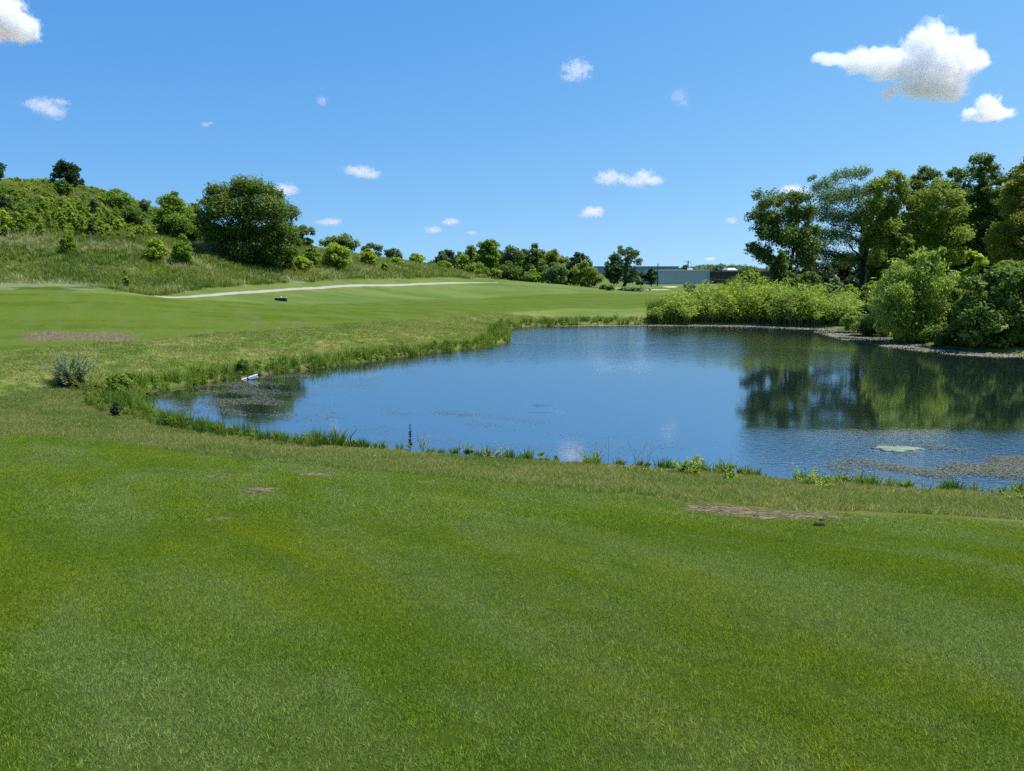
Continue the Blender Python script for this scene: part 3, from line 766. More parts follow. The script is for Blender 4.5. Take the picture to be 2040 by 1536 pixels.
rb = [
    ("dark ivy-like upright evergreen below the ragged maple", 1556, 67, (1534, 494, 1578, 585), 'deep', 'column'),
    ("deep green bush right of the upright evergreen under the maple", 1612, 67, (1572, 535, 1652, 600), 'deep', 'bush'),
    ("silvery grey shrub left of the locust's thick trunk", 1664, 66, (1646, 546, 1684, 610), 'grey', 'bush'),
    ("small yellow green bush in front of the locust's trunk base", 1693, 64, (1672, 564, 1714, 606), 'lime', 'bush'),
    ("leafy green bush just right of the locust's trunk", 1742, 66, (1712, 556, 1768, 620), 'mid', 'bush'),
    ("bright green bush halfway up right of the straight ash trunk", 1810, 66, (1790, 464, 1832, 545), 'olive', 'bush'),
    ("dark cone-shaped evergreen at the water's edge right of the tall weeds", 1702, 58, (1686, 598, 1720, 652), 'dark', 'cone'),
    ("very dark rounded bush at the water between the weeds and the big willow", 1726, 57, (1700, 605, 1756, 652), 'dark', 'bush'),
    ("low dark shrub filling the bank between the dark rounded bush and the willow", 1740, 50.5, (1700, 622, 1782, 668), 'deep', 'bush'),
    ("low dark shrub at the willow bush's right foot by the scum", 1876, 43.2, (1842, 640, 1918, 692), 'deep', 'bush'),
    ("low green shrub by the scum left of the big willow bush", 1700, 53, (1672, 618, 1730, 661), 'mid', 'bush'),
    ("low dark shrub under the vines at the water's edge", 1955, 41.5, (1920, 645, 1992, 700), 'deep', 'bush'),
    ("dark shrub at the water's edge beneath the right end of the vines", 2028, 41, (1985, 640, 2075, 704), 'deep', 'bush'),
    ("green bush behind the tall weeds below the warehouse's dark wing", 1462, 70, (1432, 546, 1496, 600), 'mid', 'bush'),
    ("green bush behind the tall weeds to the left of the upright evergreen", 1518, 69, (1488, 540, 1548, 600), 'olive', 'bush'),
    ("low green bush behind the tall weeds right of the upright evergreen", 1590, 68, (1556, 552, 1628, 610), 'mid', 'bush'),
    ("green bush joining the maple's left foot with the dark wing of the building", 1492, 66, (1468, 528, 1524, 590), 'mid', 'bush'),
]
for k, (lb, px, Y, bx, lf, shp) in enumerate(rb):
    shrub(lb, px, None, bx, lf, "shrubs on the right bank", seed=150 + k, shape=shp, Y=Y, dens=4.5, bark=BARKD)
WL = dict(ll=.24, asp=.28, up=.25, flat=1.0)
plant('willow_bush', "big feathery willow bush leaning over the water, tallest shrub of the right bank", 'shrub', 1818, 46,
      blobs=[(1800, 540, 26), (1840, 530, 26), (1780, 580, 32), (1825, 570, 34), (1862, 570, 28), (1760, 615, 28), (1800, 620, 34), (1845, 620, 34), (1775, 645, 24), (1815, 658, 24), (1855, 668, 22), (1890, 672, 18), (1800, 670, 16), (1880, 610, 22), (1846, 512, 14), (1858, 500, 9), (1830, 516, 13)],
      leaf='willow', dens=3.4, seed=170, k=8, stems=7, limbs=3, fork=.1, crown_name='foliage', wood_name='stems', tr=.2, droop=(0, 0, -.6), **WL)
plant('willow_bush', "lower yellowish willow bush on the left flank of the big willow bush", 'shrub', 1760, 50, box=(1728, 572, 1792, 672), shape='bush', leaf='willow', dens=4,
      seed=171, stems=5, limbs=3, fork=.1, crown_name='foliage', wood_name='stems', **WL)
plant('vine_thicket', "dark mass of vines and large leaves overhanging the water at the right edge", 'thicket', 1975, 41.8,
      blobs=[(1920, 620, 26), (1950, 600, 28), (1990, 580, 28), (2025, 575, 28), (1915, 655, 24), (1950, 645, 30), (1995, 625, 32), (2035, 620, 32), (1925, 680, 16), (1965, 682, 20), (2010, 682, 22), (2050, 684, 22), (2060, 640, 36), (2070, 585, 32), (1945, 565, 20), (1985, 550, 22), (2030, 545, 24)],
      leaf='deep', dens=3.6, seed=172, k=8, stems=7, limbs=2, fork=.1, crown_name='foliage', wood_name='stems', ll=.26, asp=.6, up=.6)
plant('vine_thicket', "brighter leafy tangle between the willow bush and the dark vine mass", 'thicket', 1905, 46, box=(1874, 560, 1945, 680), shape='bush', leaf='olive', dens=4, seed=173,
      stems=5, limbs=2, fork=.1, crown_name='foliage', wood_name='stems', ll=.22, asp=.6)
plant('catalpa_sapling', "young sapling with large bright lime leaves above the vine tangle", 'sapling', 1940, 49, box=(1906, 498, 1972, 600), shape='vase', leaf='lime', dens=1.7, seed=174,
      stems=3, limbs=4, fork=.2, crown_name='foliage', wood_name='stems', ll=.42, asp=.62, k=26, up=1.0)
plant('sumac_shrub', "green ferny sumac at the right edge behind the dark vine mass", 'shrub', 2012, 50, box=(1962, 508, 2070, 620), shape='bush', leaf='mid', dens=3.4, seed=175,
      stems=5, limbs=3, fork=.15, crown_name='foliage', wood_name='stems', ll=.34, asp=.35)
plant('sumac_shrub', "yellow green sumac clump below the large-leaved sapling", 'shrub', 1898, 48, box=(1868, 555, 1930, 640), shape='bush', leaf='lime', dens=2.6, seed=176,
      stems=4, limbs=3, fork=.15, crown_name='foliage', wood_name='stems', ll=.30, asp=.35)
plant('maple_tree', "tall tree on the bank beyond the right edge of the picture", 'tree', 2190, 60, box=(2090, 290, 2290, 640), shape='dome', leaf='mid', dens=2.4, seed=177, bark=BARKD)

shrub("dark overhanging shrub on the bank just beyond the right edge of the picture", 2130, None, (2060, 585, 2200, 712), 'deep', seed=178, Y=40.5, bark=BARKD)
shrub("leafy shrub on the bank well beyond the right edge of the picture", 2260, None, (2180, 570, 2340, 712), 'mid', seed=179, Y=41, bark=BARKD)

# ------------------------------------------------------------------ stand of tall leafy weeds on the far shore
def weed_clump(seed, leaf):
    rng = np.random.default_rng(seed); mb = MB(); P = []; TN = []; AL = []
    for s in range(19):
        b = np.array([rng.normal() * .5, rng.normal() * .42, -.1]); h = rng.uniform(1.7, 3.6)
        e = b + np.array([rng.normal() * .28, rng.normal() * .28, h])
        t = np.linspace(0, 1, 5)[:, None]; pts = b + (e - b) * t; pts[1:-1, :2] += rng.normal(size=(3, 2)) * .03
        mb.tube(pts, np.linspace(.022, .008, 5), 4, cap=False)
        lo = rng.uniform(.18, .55); k = int(112 * (1 - lo)) + 22; u = lo + (1 - lo) * rng.random(k) ** .8
        q = b + (e - b) * u[:, None]; wd = .07 + .25 * np.sin(np.clip((u - lo) / (1 - lo), 0, 1) * 2.7)
        off = rng.normal(size=(k, 3)) * np.array([1, 1, .35]); P.append(q + off * wd[:, None])
        tp = np.clip((u - lo) / (1 - lo), 0, 1)[:, None]; AL.append(unit(off) * (.35 + .75 * tp) + np.array([0, 0, 1.0]) * (1.25 - 1.5 * tp))
        TN.append(np.clip(.15 + .75 * (u - lo) / (1 - lo) + rng.normal(size=k) * .2, 0, 1))
    P = np.vstack(P); P[:, 2] = np.maximum(P[:, 2], .05)
    nr = unit(rng.normal(size=P.shape) * np.array([1, 1, .4]) + np.array([0, -.2, .5]))
    V, Q = leaf_quads(P, nr, .36, .085, rng, along=np.vstack(AL))
    return mb.mesh('stems', plain("weed_stem", (.13, .15, .05), .8), True), mesh_np('foliage', V, Q, LEAF[leaf], fattr={"tint": np.concatenate(TN)})
WT = []
for i, lf in enumerate(['willow', 'lime', 'willow']):
    o = thing('tall_weed', "tall leafy weed clump in the dense stand along the far shore", 'weed', (0, 0, 0), "tall weeds crowding the far shore")
    sm, fm = weed_clump(300 + i, lf); obj('stems', sm, o); obj('foliage', fm, o); WT.append(o)
rng = np.random.default_rng(5); used = [0, 0, 0]
top = np.array([(1310, 612), (1325, 585), (1350, 574), (1400, 570), (1440, 560), (1490, 550), (1520, 556), (1580, 560), (1640, 575), (1700, 590)], float)
row = 0
for dyy, cnt in ((0.4, 26), (1.7, 24), (3.2, 22), (5.2, 18)):
    for q in np.linspace(1318 if dyy < 1 else 1332, 1694, cnt):
        px = q + rng.normal() * 5
        w = on_plane(px, 646.5 if px < 1500 else 648 + (px - 1500) * .035)
        y = w[1] + dyy + rng.normal() * .3; x = w[0] * y / w[1]
        z = float(ground_z(np.array([x]), np.array([y]))[0])
        hpx = np.interp(px, top[:, 0], top[:, 1]) + (5 - dyy) * 4.2 + rng.normal() * 9
        hh = at(px, hpx, y)[2] - z
        s = np.clip(hh / 3.4, .4, 1.45)
        i = int(rng.choice(3, p=[.5, .2, .3]))
        sc = (s * .35 + .6, s * .35 + .6, s)
        if used[i]: copy_thing(WT[i], (x, y, max(z, 0)), rng.random() * 6.28, sc)
        else: WT[i].location = (x, y, max(z, 0)); WT[i].scale = sc; used[i] = 1
# ------------------------------------------------------------------ grass: tufts set out by geometry nodes
PROTO = bpy.data.collections.new("tuft_shapes")
def turf_patch(name, rng, n, half, h, w, lean, mat):
    P = np.column_stack([rng.uniform(-half, half, (n, 2)), np.full(n, -.006)])
    a = rng.random(n) * 6.283; d = np.column_stack([np.cos(a), np.sin(a), np.zeros(n)]) * (w / 2)
    H = h * rng.uniform(.5, 1.2, n)
    tip = P + np.column_stack([rng.normal(size=(n, 2)) * lean * H[:, None], H])
    V = np.stack([P - d, P + d, tip], 1).reshape(-1, 3)
    return mesh_np(name, V, np.arange(n * 3).reshape(-1, 3), mat, fattr={"tint": rng.random(n)})

def tall_tuft(name, rng, n, rad, h, w, lean, mat, seed_heads=0.0):
    b = np.column_stack([rng.normal(size=(n, 2)) * rad * .5, np.full(n, -.04)])
    H = h * rng.uniform(.45, 1.15, n); a = rng.random(n) * 6.283
    side = np.column_stack([np.cos(a), np.sin(a), np.zeros(n)]) * (w / 2)
    dirn = np.column_stack([b[:, :2] / (rad + 1e-6) * .8 + rng.normal(size=(n, 2)) * .5, np.zeros(n)]) * (lean * H)[:, None]
    up = np.array([0, 0, 1.0]) * H[:, None]
    m = b + up * .55 + dirn * .3; t = b + up * .95 + dirn
    V = np.stack([b - side, b + side, m + side * .8, m - side * .8, t + side * .15, t - side * .15], 1).reshape(-1, 3)
    o = np.arange(n)[:, None] * 6
    Q = np.vstack([o + np.array([0, 1, 2, 3]), o + np.array([3, 2, 4, 5])])
    tint = rng.random(n)
    return mesh_np(name, V, Q, mat, fattr={"tint": np.concatenate([tint, tint])})

def scatter(name, pts, scl, protos, kind="stuff", label=None, align=False):
    col = bpy.data.collections.new(name + "_shapes")
    for i, me in enumerate(protos):
        o = bpy.data.objects.new(f"{name}_shape_{i}", me); col.objects.link(o)
    N = len(pts); r = np.random.default_rng(N)
    me = mesh_np(name, pts, np.zeros((0, 3)), vattr={"rot": r.random(N) * 6.283, "scl": scl, "pick": r.integers(0, len(protos), N).astype(np.int32)})
    if align:                                              # lay the patch on the slope
        e = .15; gxx = (ground_z(pts[:, 0] + e, pts[:, 1]) - ground_z(pts[:, 0] - e, pts[:, 1])) / (2 * e)
        gyy = (ground_z(pts[:, 0], pts[:, 1] + e) - ground_z(pts[:, 0], pts[:, 1] - e)) / (2 * e)
        for nm, a in (("slx", -gxx), ("sly", -gyy)):
            at_ = me.attributes.new(nm, 'FLOAT', 'POINT'); at_.data.foreach_set("value", a.astype(np.float32))
    o = obj(name, me)
    g = bpy.data.node_groups.new(name, 'GeometryNodeTree')
    g.interface.new_socket("Geometry", in_out='INPUT', socket_type='NodeSocketGeometry')
    g.interface.new_socket("Geometry", in_out='OUTPUT', socket_type='NodeSocketGeometry')
    gi, go = g.nodes.new('NodeGroupInput'), g.nodes.new('NodeGroupOutput')
    ip = g.nodes.new('GeometryNodeInstanceOnPoints'); ci = g.nodes.new('GeometryNodeCollectionInfo')
    ci.inputs['Collection'].default_value = col; ci.inputs['Separate Children'].default_value = True; ci.inputs['Reset Children'].default_value = True
    def na(nm, ty):
        q = g.nodes.new('GeometryNodeInputNamedAttribute'); q.data_type = ty; q.inputs[0].default_value = nm; return q.outputs[0]
    cx = g.nodes.new('ShaderNodeCombineXYZ'); g.links.new(na("rot", 'FLOAT'), cx.inputs[2])
    sx = g.nodes.new('ShaderNodeCombineXYZ'); s = na("scl", 'FLOAT')
    for k in range(3): g.links.new(s, sx.inputs[k])
    g.links.new(gi.outputs[0], ip.inputs['Points']); g.links.new(ci.outputs[0], ip.inputs['Instance'])
    ip.inputs['Pick Instance'].default_value = True
    g.links.new(na("pick", 'INT'), ip.inputs['Instance Index'])
    rot = cx.outputs[0]
    if align:
        ar = g.nodes.new('FunctionNodeAlignRotationToVector'); ar.axis = 'Z'
        nv = g.nodes.new('ShaderNodeCombineXYZ'); nv.inputs[2].default_value = 1.0
        g.links.new(na("slx", 'FLOAT'), nv.inputs[0]); g.links.new(na("sly", 'FLOAT'), nv.inputs[1])
        g.links.new(rot, ar.inputs['Rotation']); g.links.new(nv.outputs[0], ar.inputs['Vector']); rot = ar.outputs[0]
    g.links.new(rot, ip.inputs['Rotation']); g.links.new(sx.outputs[0], ip.inputs['Scale'])
    g.links.new(ip.outputs[0], go.inputs[0])
    md = o.modifiers.new("scatter", 'NODES'); md.node_group = g
    return tag(o, label, kind=kind)

def jgrid(x0, x1, y0, y1, st, rng):
    X, Y = np.meshgrid(np.arange(x0, x1, st), np.arange(y0, y1, st))
    return np.column_stack([X.ravel(), Y.ravel()]) + rng.uniform(-.5, .5, (X.size, 2)) * st
def in_view(P, m=1.12):
    return (np.abs(P[:, 0]) < (.69 * P[:, 1] + .6) * m + 1.8)
def up3(P): return np.column_stack([P, ground_z(P[:, 0], P[:, 1])])

rg = np.random.default_rng(77)
TM = blade_mat("turf_blade", turf_color, (0.24, 0.25, 0.13), .12)
RM = blade_mat("rough_blade", rough_color, (0.42, 0.40, 0.25), .24)
MM = blade_mat("meadow_blade", meadow_color, (0.42, 0.39, 0.28), .18, trans=.52)

def shore_color(n, p):
    f1 = n.noise(p, .5, 4, .6, .5); f2 = n.noise(p, 1.3, 4, .6, off=(9, 4, 1))
    c = n.mix(n.ramp(f1, .4, .6), (.075, .145, .014), (.150, .215, .026))
    return n.mix(n.math('MULTIPLY', n.ramp(f2, .5, .7), .8), c, (.050, .100, .022))
SM = blade_mat("shore_blade", shore_color, (0.26, 0.24, 0.11), .10, trans=.4)

# fairway in front of the pond
P1 = jgrid(-9, 9, .6, 8.2, .115, rg); P1 = P1[in_view(P1)]
P2 = jgrid(-20, 16, 8.1, 24, .20, rg); P2 = P2[in_view(P2, 1.05)]
def keep_fair(P):
    d = poly_sd(FAIR_NEAR, P[:, 0], P[:, 1]); k = d < .1
    di = dirt_at(P[:, 0], P[:, 1])
    nz = .5 + .25 * (np.sin(P[:, 0] * 9.1 + 2 * np.sin(P[:, 1] * 5.3)) + np.sin(P[:, 1] * 13.7 + 2 * np.sin(P[:, 0] * 4.1)))
    return P[k & (rg.random(len(P)) > np.clip((di - .15 - .35 * nz) * 2.2, 0, .92))]
P1 = keep_fair(P1); P2f = keep_fair(P2)
scatter("fairway_grass", up3(P1), rg.uniform(.8, 1.2, len(P1)), [turf_patch("t", np.random.default_rng(i), 420, .10, .022, .0046, .65, TM) for i in range(4)], align=True)
scatter("fairway_grass", up3(P2f), rg.uniform(.8, 1.2, len(P2f)), [turf_patch("t", np.random.default_rng(9 + i), 300, .165, .026, .0090, .7, TM) for i in range(4)], align=True)
# rough: band round the pond and the slope on its left
P3 = np.vstack([jgrid(-16, 14, 10, 27, .17, rg), jgrid(-34, 10, 22, 62, .36, rg)])
dpond = poly_sd(POND, P3[:, 0], P3[:, 1])
k3 = (dpond > .25) & (poly_sd(FAIR_NEAR, P3[:, 0], P3[:, 1]) > .0) & (poly_sd(FAIR_FAR, P3[:, 0], P3[:, 1]) > .1) & in_view(P3, 1.08) & (dirt_at(P3[:, 0], P3[:, 1]) < .4)
P3 = P3[k3]; far3 = P3[:, 1] > 26
scatter("rough_grass", up3(P3[~far3]), rg.uniform(.6, 1.35, (~far3).sum()), [turf_patch("r", np.random.default_rng(20 + i), 110, .15, .075, .009, .75, RM) for i in range(5)], align=True)
scatter("rough_grass", up3(P3[far3]), rg.uniform(.6, 1.3, far3.sum()), [turf_patch("r", np.random.default_rng(30 + i), 110, .30, .085, .018, .75, RM) for i in range(4)], align=True)
# unmown hill meadow
PM = jgrid(-100, 4, 68, 150, .62, rg)
PM = PM[(poly_sd(MEADOW, PM[:, 0], PM[:, 1]) < -.2) & (poly_sd(FAIR_FAR, PM[:, 0], PM[:, 1]) > .3) & (np.abs(PM[:, 0]) < .72 * PM[:, 1] + 3) & (rg.random(len(PM)) < .9)]
scatter("meadow_grass", up3(PM), rg.uniform(.5, 1.35, len(PM)), [tall_tuft("m", np.random.default_rng(40 + i), 46, .42, .62, .045, .45, MM) for i in range(5)])
# low brush covering the upper hill
HB = np.vstack([hits([(0, 466), (100, 472), (190, 482), (262, 480), (300, 466), (330, 476), (400, 480)]), [(-44, 118), (-50, 135), (-115, 135), (-115, 90)]])
PB = jgrid(-100, -30, 84, 134, 1.0, rg); PB = PB[(poly_sd(HB, PB[:, 0], PB[:, 1]) < 0) & (np.abs(PB[:, 0]) < .74 * PB[:, 1] + 3)]
PB = PB[rg.random(len(PB)) < .62]
def brush(i, leaf):
    r = np.random.default_rng(500 + i); C, R = clumps_from_shape('bush', .02, 1.35, .85, .85, 16, r, .34)
    return crown_mesh("b", C, R, 620, .26, .15, r, LEAF[leaf])
scatter("hillside_brush", up3(PB), rg.uniform(.30, .95, len(PB))  * np.where(PB[:, 1] > 103, .85, 1.05), [brush(0, 'lime'), brush(1, 'mid'), brush(2, 'lime'), brush(3, 'olive'), brush(4, 'mid'), brush(5, 'lime')],
        label="low green brush covering the upper hillside")
PL = hits([(30, 440), (120, 428), (200, 436), (255, 445), (258, 466), (190, 482), (100, 474), (30, 466)])
PS = jgrid(-75, -35, 82, 105, 1.15, rg); PS = PS[(poly_sd(PL, PS[:, 0], PS[:, 1]) < 0) & (rg.random(len(PS)) < .7)]
def young(i, leaf):
    r = np.random.default_rng(540 + i); C, R = clumps_from_shape('column', .05, 2.3, .62, .62, 20, r, .42)
    return crown_mesh("y", C, R, 620, .27, .14, r, LEAF[leaf])
scatter("hillside_saplings", up3(PS), rg.uniform(.5, 1.15, len(PS)), [young(0, 'lime'), young(1, 'lime'), young(2, 'mid')], label="lime green young growth in a band across the hillside")
# sedges and grass along the water's edge
pr_ = np.roll(POND, -1, 0) - POND; ln = np.linalg.norm(pr_, axis=1)
FP, FS = [], []
for a, e, l in zip(POND, pr_, ln):
    m_ = a + e * .5
    nrm = np.array([e[1], -e[0]]) / (l + 1e-9)
    if poly_sd(POND, np.array([m_[0] + nrm[0] * .1]), np.array([m_[1] + nrm[1] * .1]))[0] < 0: nrm = -nrm
    u = (m_[0] / m_[1]); px = 1020 + u * F
    near = m_[1] < 27.5 and m_[0] < 14
    if m_[0] > 13 and m_[1] > 25: continue
    elif near:
        left = m_[0] < -4.2
        dens, wd, hh = (36, 1.0, .50) if left else (20, .40, .34)
        if m_[0] < -11: dens, wd, hh = 34, 1.5, .62
        if not left and math.sin(m_[0] * 3.1) + math.sin(m_[0] * 7.3 + 1) < -.3: dens = 3
    elif m_[1] < 45: dens, wd, hh = 20, .9, .66
    else: dens, wd, hh = 13, 1.3, .74
    c_ = rg.poisson(dens * l)
    q = a + e * rg.random((c_, 1)) + nrm * (rg.random((c_, 1)) ** 1.3 * wd - .18)
    FP.append(q); FS.append(hh * .86 * rg.uniform(.45, 1.25, c_) * (.85 + .2 * np.sin(q[:, 0] * 1.9) * np.sin(q[:, 1] * 1.3)))
FP = np.vstack(FP); FS = np.concatenate(FS)
NR = (FP[:, 0] > -4.4) & (FP[:, 1] < 27) & (FP[:, 0] < 16)
fz = up3(FP); fz[:, 2] = np.maximum(fz[:, 2], -.02)
scatter("shore_grass", fz[~NR], FS[~NR], [tall_tuft("s", np.random.default_rng(60 + i), 34, .22, 1.0, .030, .38, SM) for i in range(4)] +
        [crown_mesh("sb", *clumps_from_shape('bush', .0, .75, .28, .28, 9, np.random.default_rng(70 + i), .4), 260, .10, .05, np.random.default_rng(80 + i), LEAF['mid' if i else 'olive']) for i in range(2)],
        label="green sedges and grasses fringing the pond")
scatter("bank_grass", fz[NR], FS[NR], [tall_tuft("n", np.random.default_rng(160 + i), 30, .40, 1.0, .085, .40, SM) for i in range(4)] +
        [crown_mesh("nb", *clumps_from_shape('bush', .0, .8, .45, .45, 9, np.random.default_rng(170 + i), .4), 260, .17, .06, np.random.default_rng(180 + i), LEAF['mid' if i else 'olive']) for i in range(2)],
        label="low grasses and small leafy weeds along the near bank")
# cattails at the left end of the tall weed stand
pcat = np.column_stack([rg.uniform(1300, 1345, 60), rg.uniform(0, 1.6, 60)])
cw = np.array([on_plane(a, 647) + np.array([0, b]) for a, b in pcat])
scatter("cattails", np.maximum(up3(cw), [-99, 0, -.02]), rg.uniform(1.0, 1.9, 60), [tall_tuft("c", np.random.default_rng(90 + i), 26, .22, 1.0, .035, .18, SM) for i in range(2)],
        label="blue green cattail blades at the left end of the tall weeds")

# ------------------------------------------------------------------ floating weed and scum
def pieces(P, size, rng, mat, tilt, name, label, lift=.012, asp=.6):
    k = len(P)
    c = np.column_stack([P, np.full(k, lift) + rng.random(k) * .012])
    nr = unit(np.column_stack([rng.normal(size=(k, 2)) * tilt, np.ones(k)]))
    V, Q = leaf_quads(c, nr, 1.0, asp, rng)
    s = (size * rng.uniform(.5, 1.6, k) ** 1.3)
    V = (V.reshape(k, 4, 3) - c[:, None]) * s[:, None, None] + c[:, None]
    return tag(obj(name, mesh_np(name, V.reshape(-1, 3), Q, mat, fattr={"tint": rng.random(k)})), label, kind="stuff")
def weed_mat(name, a, b, rough):
    n = NT(name); return n.end(n.principled(n.mix(n.attr("tint"), a, b), rough, .5))
def px_region(poly, k, rng, stringy=0.0, soften=.02):
    """random water points inside a region outlined in the photo, gathered in drifts"""
    P = np.array([on_plane(*q) for q in poly]); lo, hi = P.min(0), P.max(0)
    q = rng.uniform(lo, hi, (k * 6, 2))
    wob = .5 * np.sin(q[:, 0] * 1.3 + q[:, 1]) + .35 * np.sin(q[:, 1] * 2.7 - q[:, 0] * .6)
    soft = np.clip((wob * soften * .6 - poly_sd(P, q[:, 0], q[:, 1])) / max(soften, 1e-3), 0, 1)
    q = q[(rng.random(len(q)) < soft) & (poly_sd(POND, q[:, 0], q[:, 1]) < -.05)]
    if stringy:
        f = np.sin(q[:, 0] * 1.1 + 1.7 * np.sin(q[:, 1] * .9)) + np.sin(q[:, 1] * 3.1 + 1.3 * np.sin(q[:, 0] * .8)) + .7 * np.sin(q[:, 0] * 3.7 + q[:, 1] * 2.3)
        q = q[rng.random(len(q)) < 1 / (1 + np.exp(-(f - .2) * 3 * stringy))]
    return q[:k]
r = np.random.default_rng(8)
WM = weed_mat("floating_weed", (.045, .050, .020), (.16, .155, .085), .4)
reg = [([(270, 800), (330, 775), (500, 750), (600, 742), (600, 800), (560, 850), (420, 850), (300, 830)], 15000, .9, .036),
       ([(560, 745), (700, 730), (1000, 685), (1010, 700), (880, 730), (760, 770), (700, 800), (720, 830), (560, 870), (520, 850)], 9000, .8, .032),
       ([(700, 800), (860, 812), (1000, 820), (1150, 832), (1130, 850), (1000, 845), (850, 840), (740, 830)], 4500, 1.0, .026),
       ([(600, 830), (800, 840), (1150, 850), (1500, 870), (1600, 890), (1650, 950), (1400, 940), (1100, 922), (760, 900), (600, 888)], 5500, .7, .022),
       ([(1640, 905), (1760, 880), (1900, 892), (2040, 900), (2200, 905), (2200, 985), (1900, 980), (1700, 965)], 26000, 1.0, .034),
       ([(1000, 655), (1110, 650), (1100, 668), (1020, 690), (980, 700)], 1500, .8, .07)]
q = [px_region(a, k, r, st, 1.3) for a, k, st, _ in reg]
sz = np.concatenate([np.full(len(a), g[3]) for a, g in zip(q, reg)])
pieces(np.vstack(q), sz, r, WM, .10, "floating_weed", "olive water weed floating in drifts on the pond")
SC = weed_mat("scum", (.12, .115, .07), (.29, .27, .19), .6)
reg = [([(1640, 657), (1760, 669), (1830, 682), (1900, 697), (2040, 708), (2200, 712), (2200, 724), (2040, 716), (1880, 706), (1780, 694), (1680, 678), (1620, 662)], 26000, .7, .065),
       ([(1100, 648), (1310, 646), (1500, 647), (1640, 653), (1680, 660), (1500, 652), (1300, 650), (1100, 651)], 9000, 0, .08)]
q = [px_region(a, k, r, st) for a, k, st, _ in reg]
sz = np.concatenate([np.full(len(a), g[3]) for a, g in zip(q, reg)])
pieces(np.vstack(q), sz, r, SC, .15, "pond_scum", "pale tan scum floating along the far shore", lift=.02)
# pale rubble on the near bank
PW = [hit(1212 + 130 * a, 931 + 13 * a - 14 * b)[:2] for a, b in r.random((420, 2))] + [hit(640 + 400 * a, 899 + 33 * a + 3 * b)[:2] for a, b in np.column_stack([r.random(60), r.normal(size=60) * 1.6])] + [hit(1340 + 700 * a, 948 + 50 * a + 3 * b)[:2] for a, b in np.column_stack([r.random(80), r.normal(size=80) * 1.6])]
PW = np.array(PW); PW = PW[poly_sd(POND, PW[:, 0], PW[:, 1]) > -.2]; mb = MB()
for (x, y), s in zip(PW, r.uniform(.012, .04, len(PW))):
    z = max(float(ground_z(np.array([x]), np.array([y]))[0]), 0)
    a = r.normal(size=3) * .3 * s
    V = np.array([[-1, -.8, 0], [1, -.9, 0], [1.1, .8, 0], [-.9, 1, 0], [-.6, -.5, .7], [.6, -.5, .8], [.6, .5, .6], [-.5, .6, .7]]) * s * r.uniform(.6, 1.3, 3) + r.normal(size=(8, 3)) * .12 * s
    mb.add(V + [x, y, z - .004], [[3, 2, 1, 0], [4, 5, 6, 7], [0, 1, 5, 4], [1, 2, 6, 5], [2, 3, 7, 6], [3, 0, 4, 7]])
tag(obj("bank_rubble", mb.mesh("bank_rubble", plain("pale_stone", (.52, .49, .42), .8, var=.35, scale=20))), "pale stones and dry bits along the near bank", kind="stuff")
# mat of algae
def raft(name, label, px, py, hw, hh, col, seed):
    rr = np.random.default_rng(seed); c = on_plane(px, py); a = on_plane(px - hw, py); b = on_plane(px, py + hh); d = on_plane(px, py - hh)
    rx, ry = abs(c[0] - a[0]), abs(d[1] - b[1]) / 2; k = 46; th = np.arange(k) / k * 6.283
    rad = 1 + -.1 + .20 * np.sin(3 * th + 1) + .12 * np.sin(7 * th) + .10 * rr.normal(size=k)
    ringo = np.column_stack([np.cos(th) * rx * rad, np.sin(th) * ry * rad])
    V = []; lv = [(1, -.02), (1, .02), (.85, .035), (.5, .03 + .02), (.2, .04), (.02, .05)]
    for s, z in lv: V.append(np.column_stack([ringo * s, np.full(k, z) + rr.normal(size=k) * .006]))
    V = np.vstack(V); i = np.arange(len(lv) - 1)[:, None] * k; j = np.arange(k)[None]; j2 = (j + 1) % k
    o = obj(name, mesh_np(name, V, np.stack([i + j, i + j2, i + k + j2, i + k + j], -1).reshape(-1, 4), plain(name, col, .6, .4, var=.3, scale=3), smooth=True), loc=(c[0], c[1], 0))
    return tag(o, label, "algae", None)
raft("algae_mat", "pale green raft of algae at the front of the dark tree reflections", 1786, 895, 44, 5.5, (.13, .19, .13), 3)
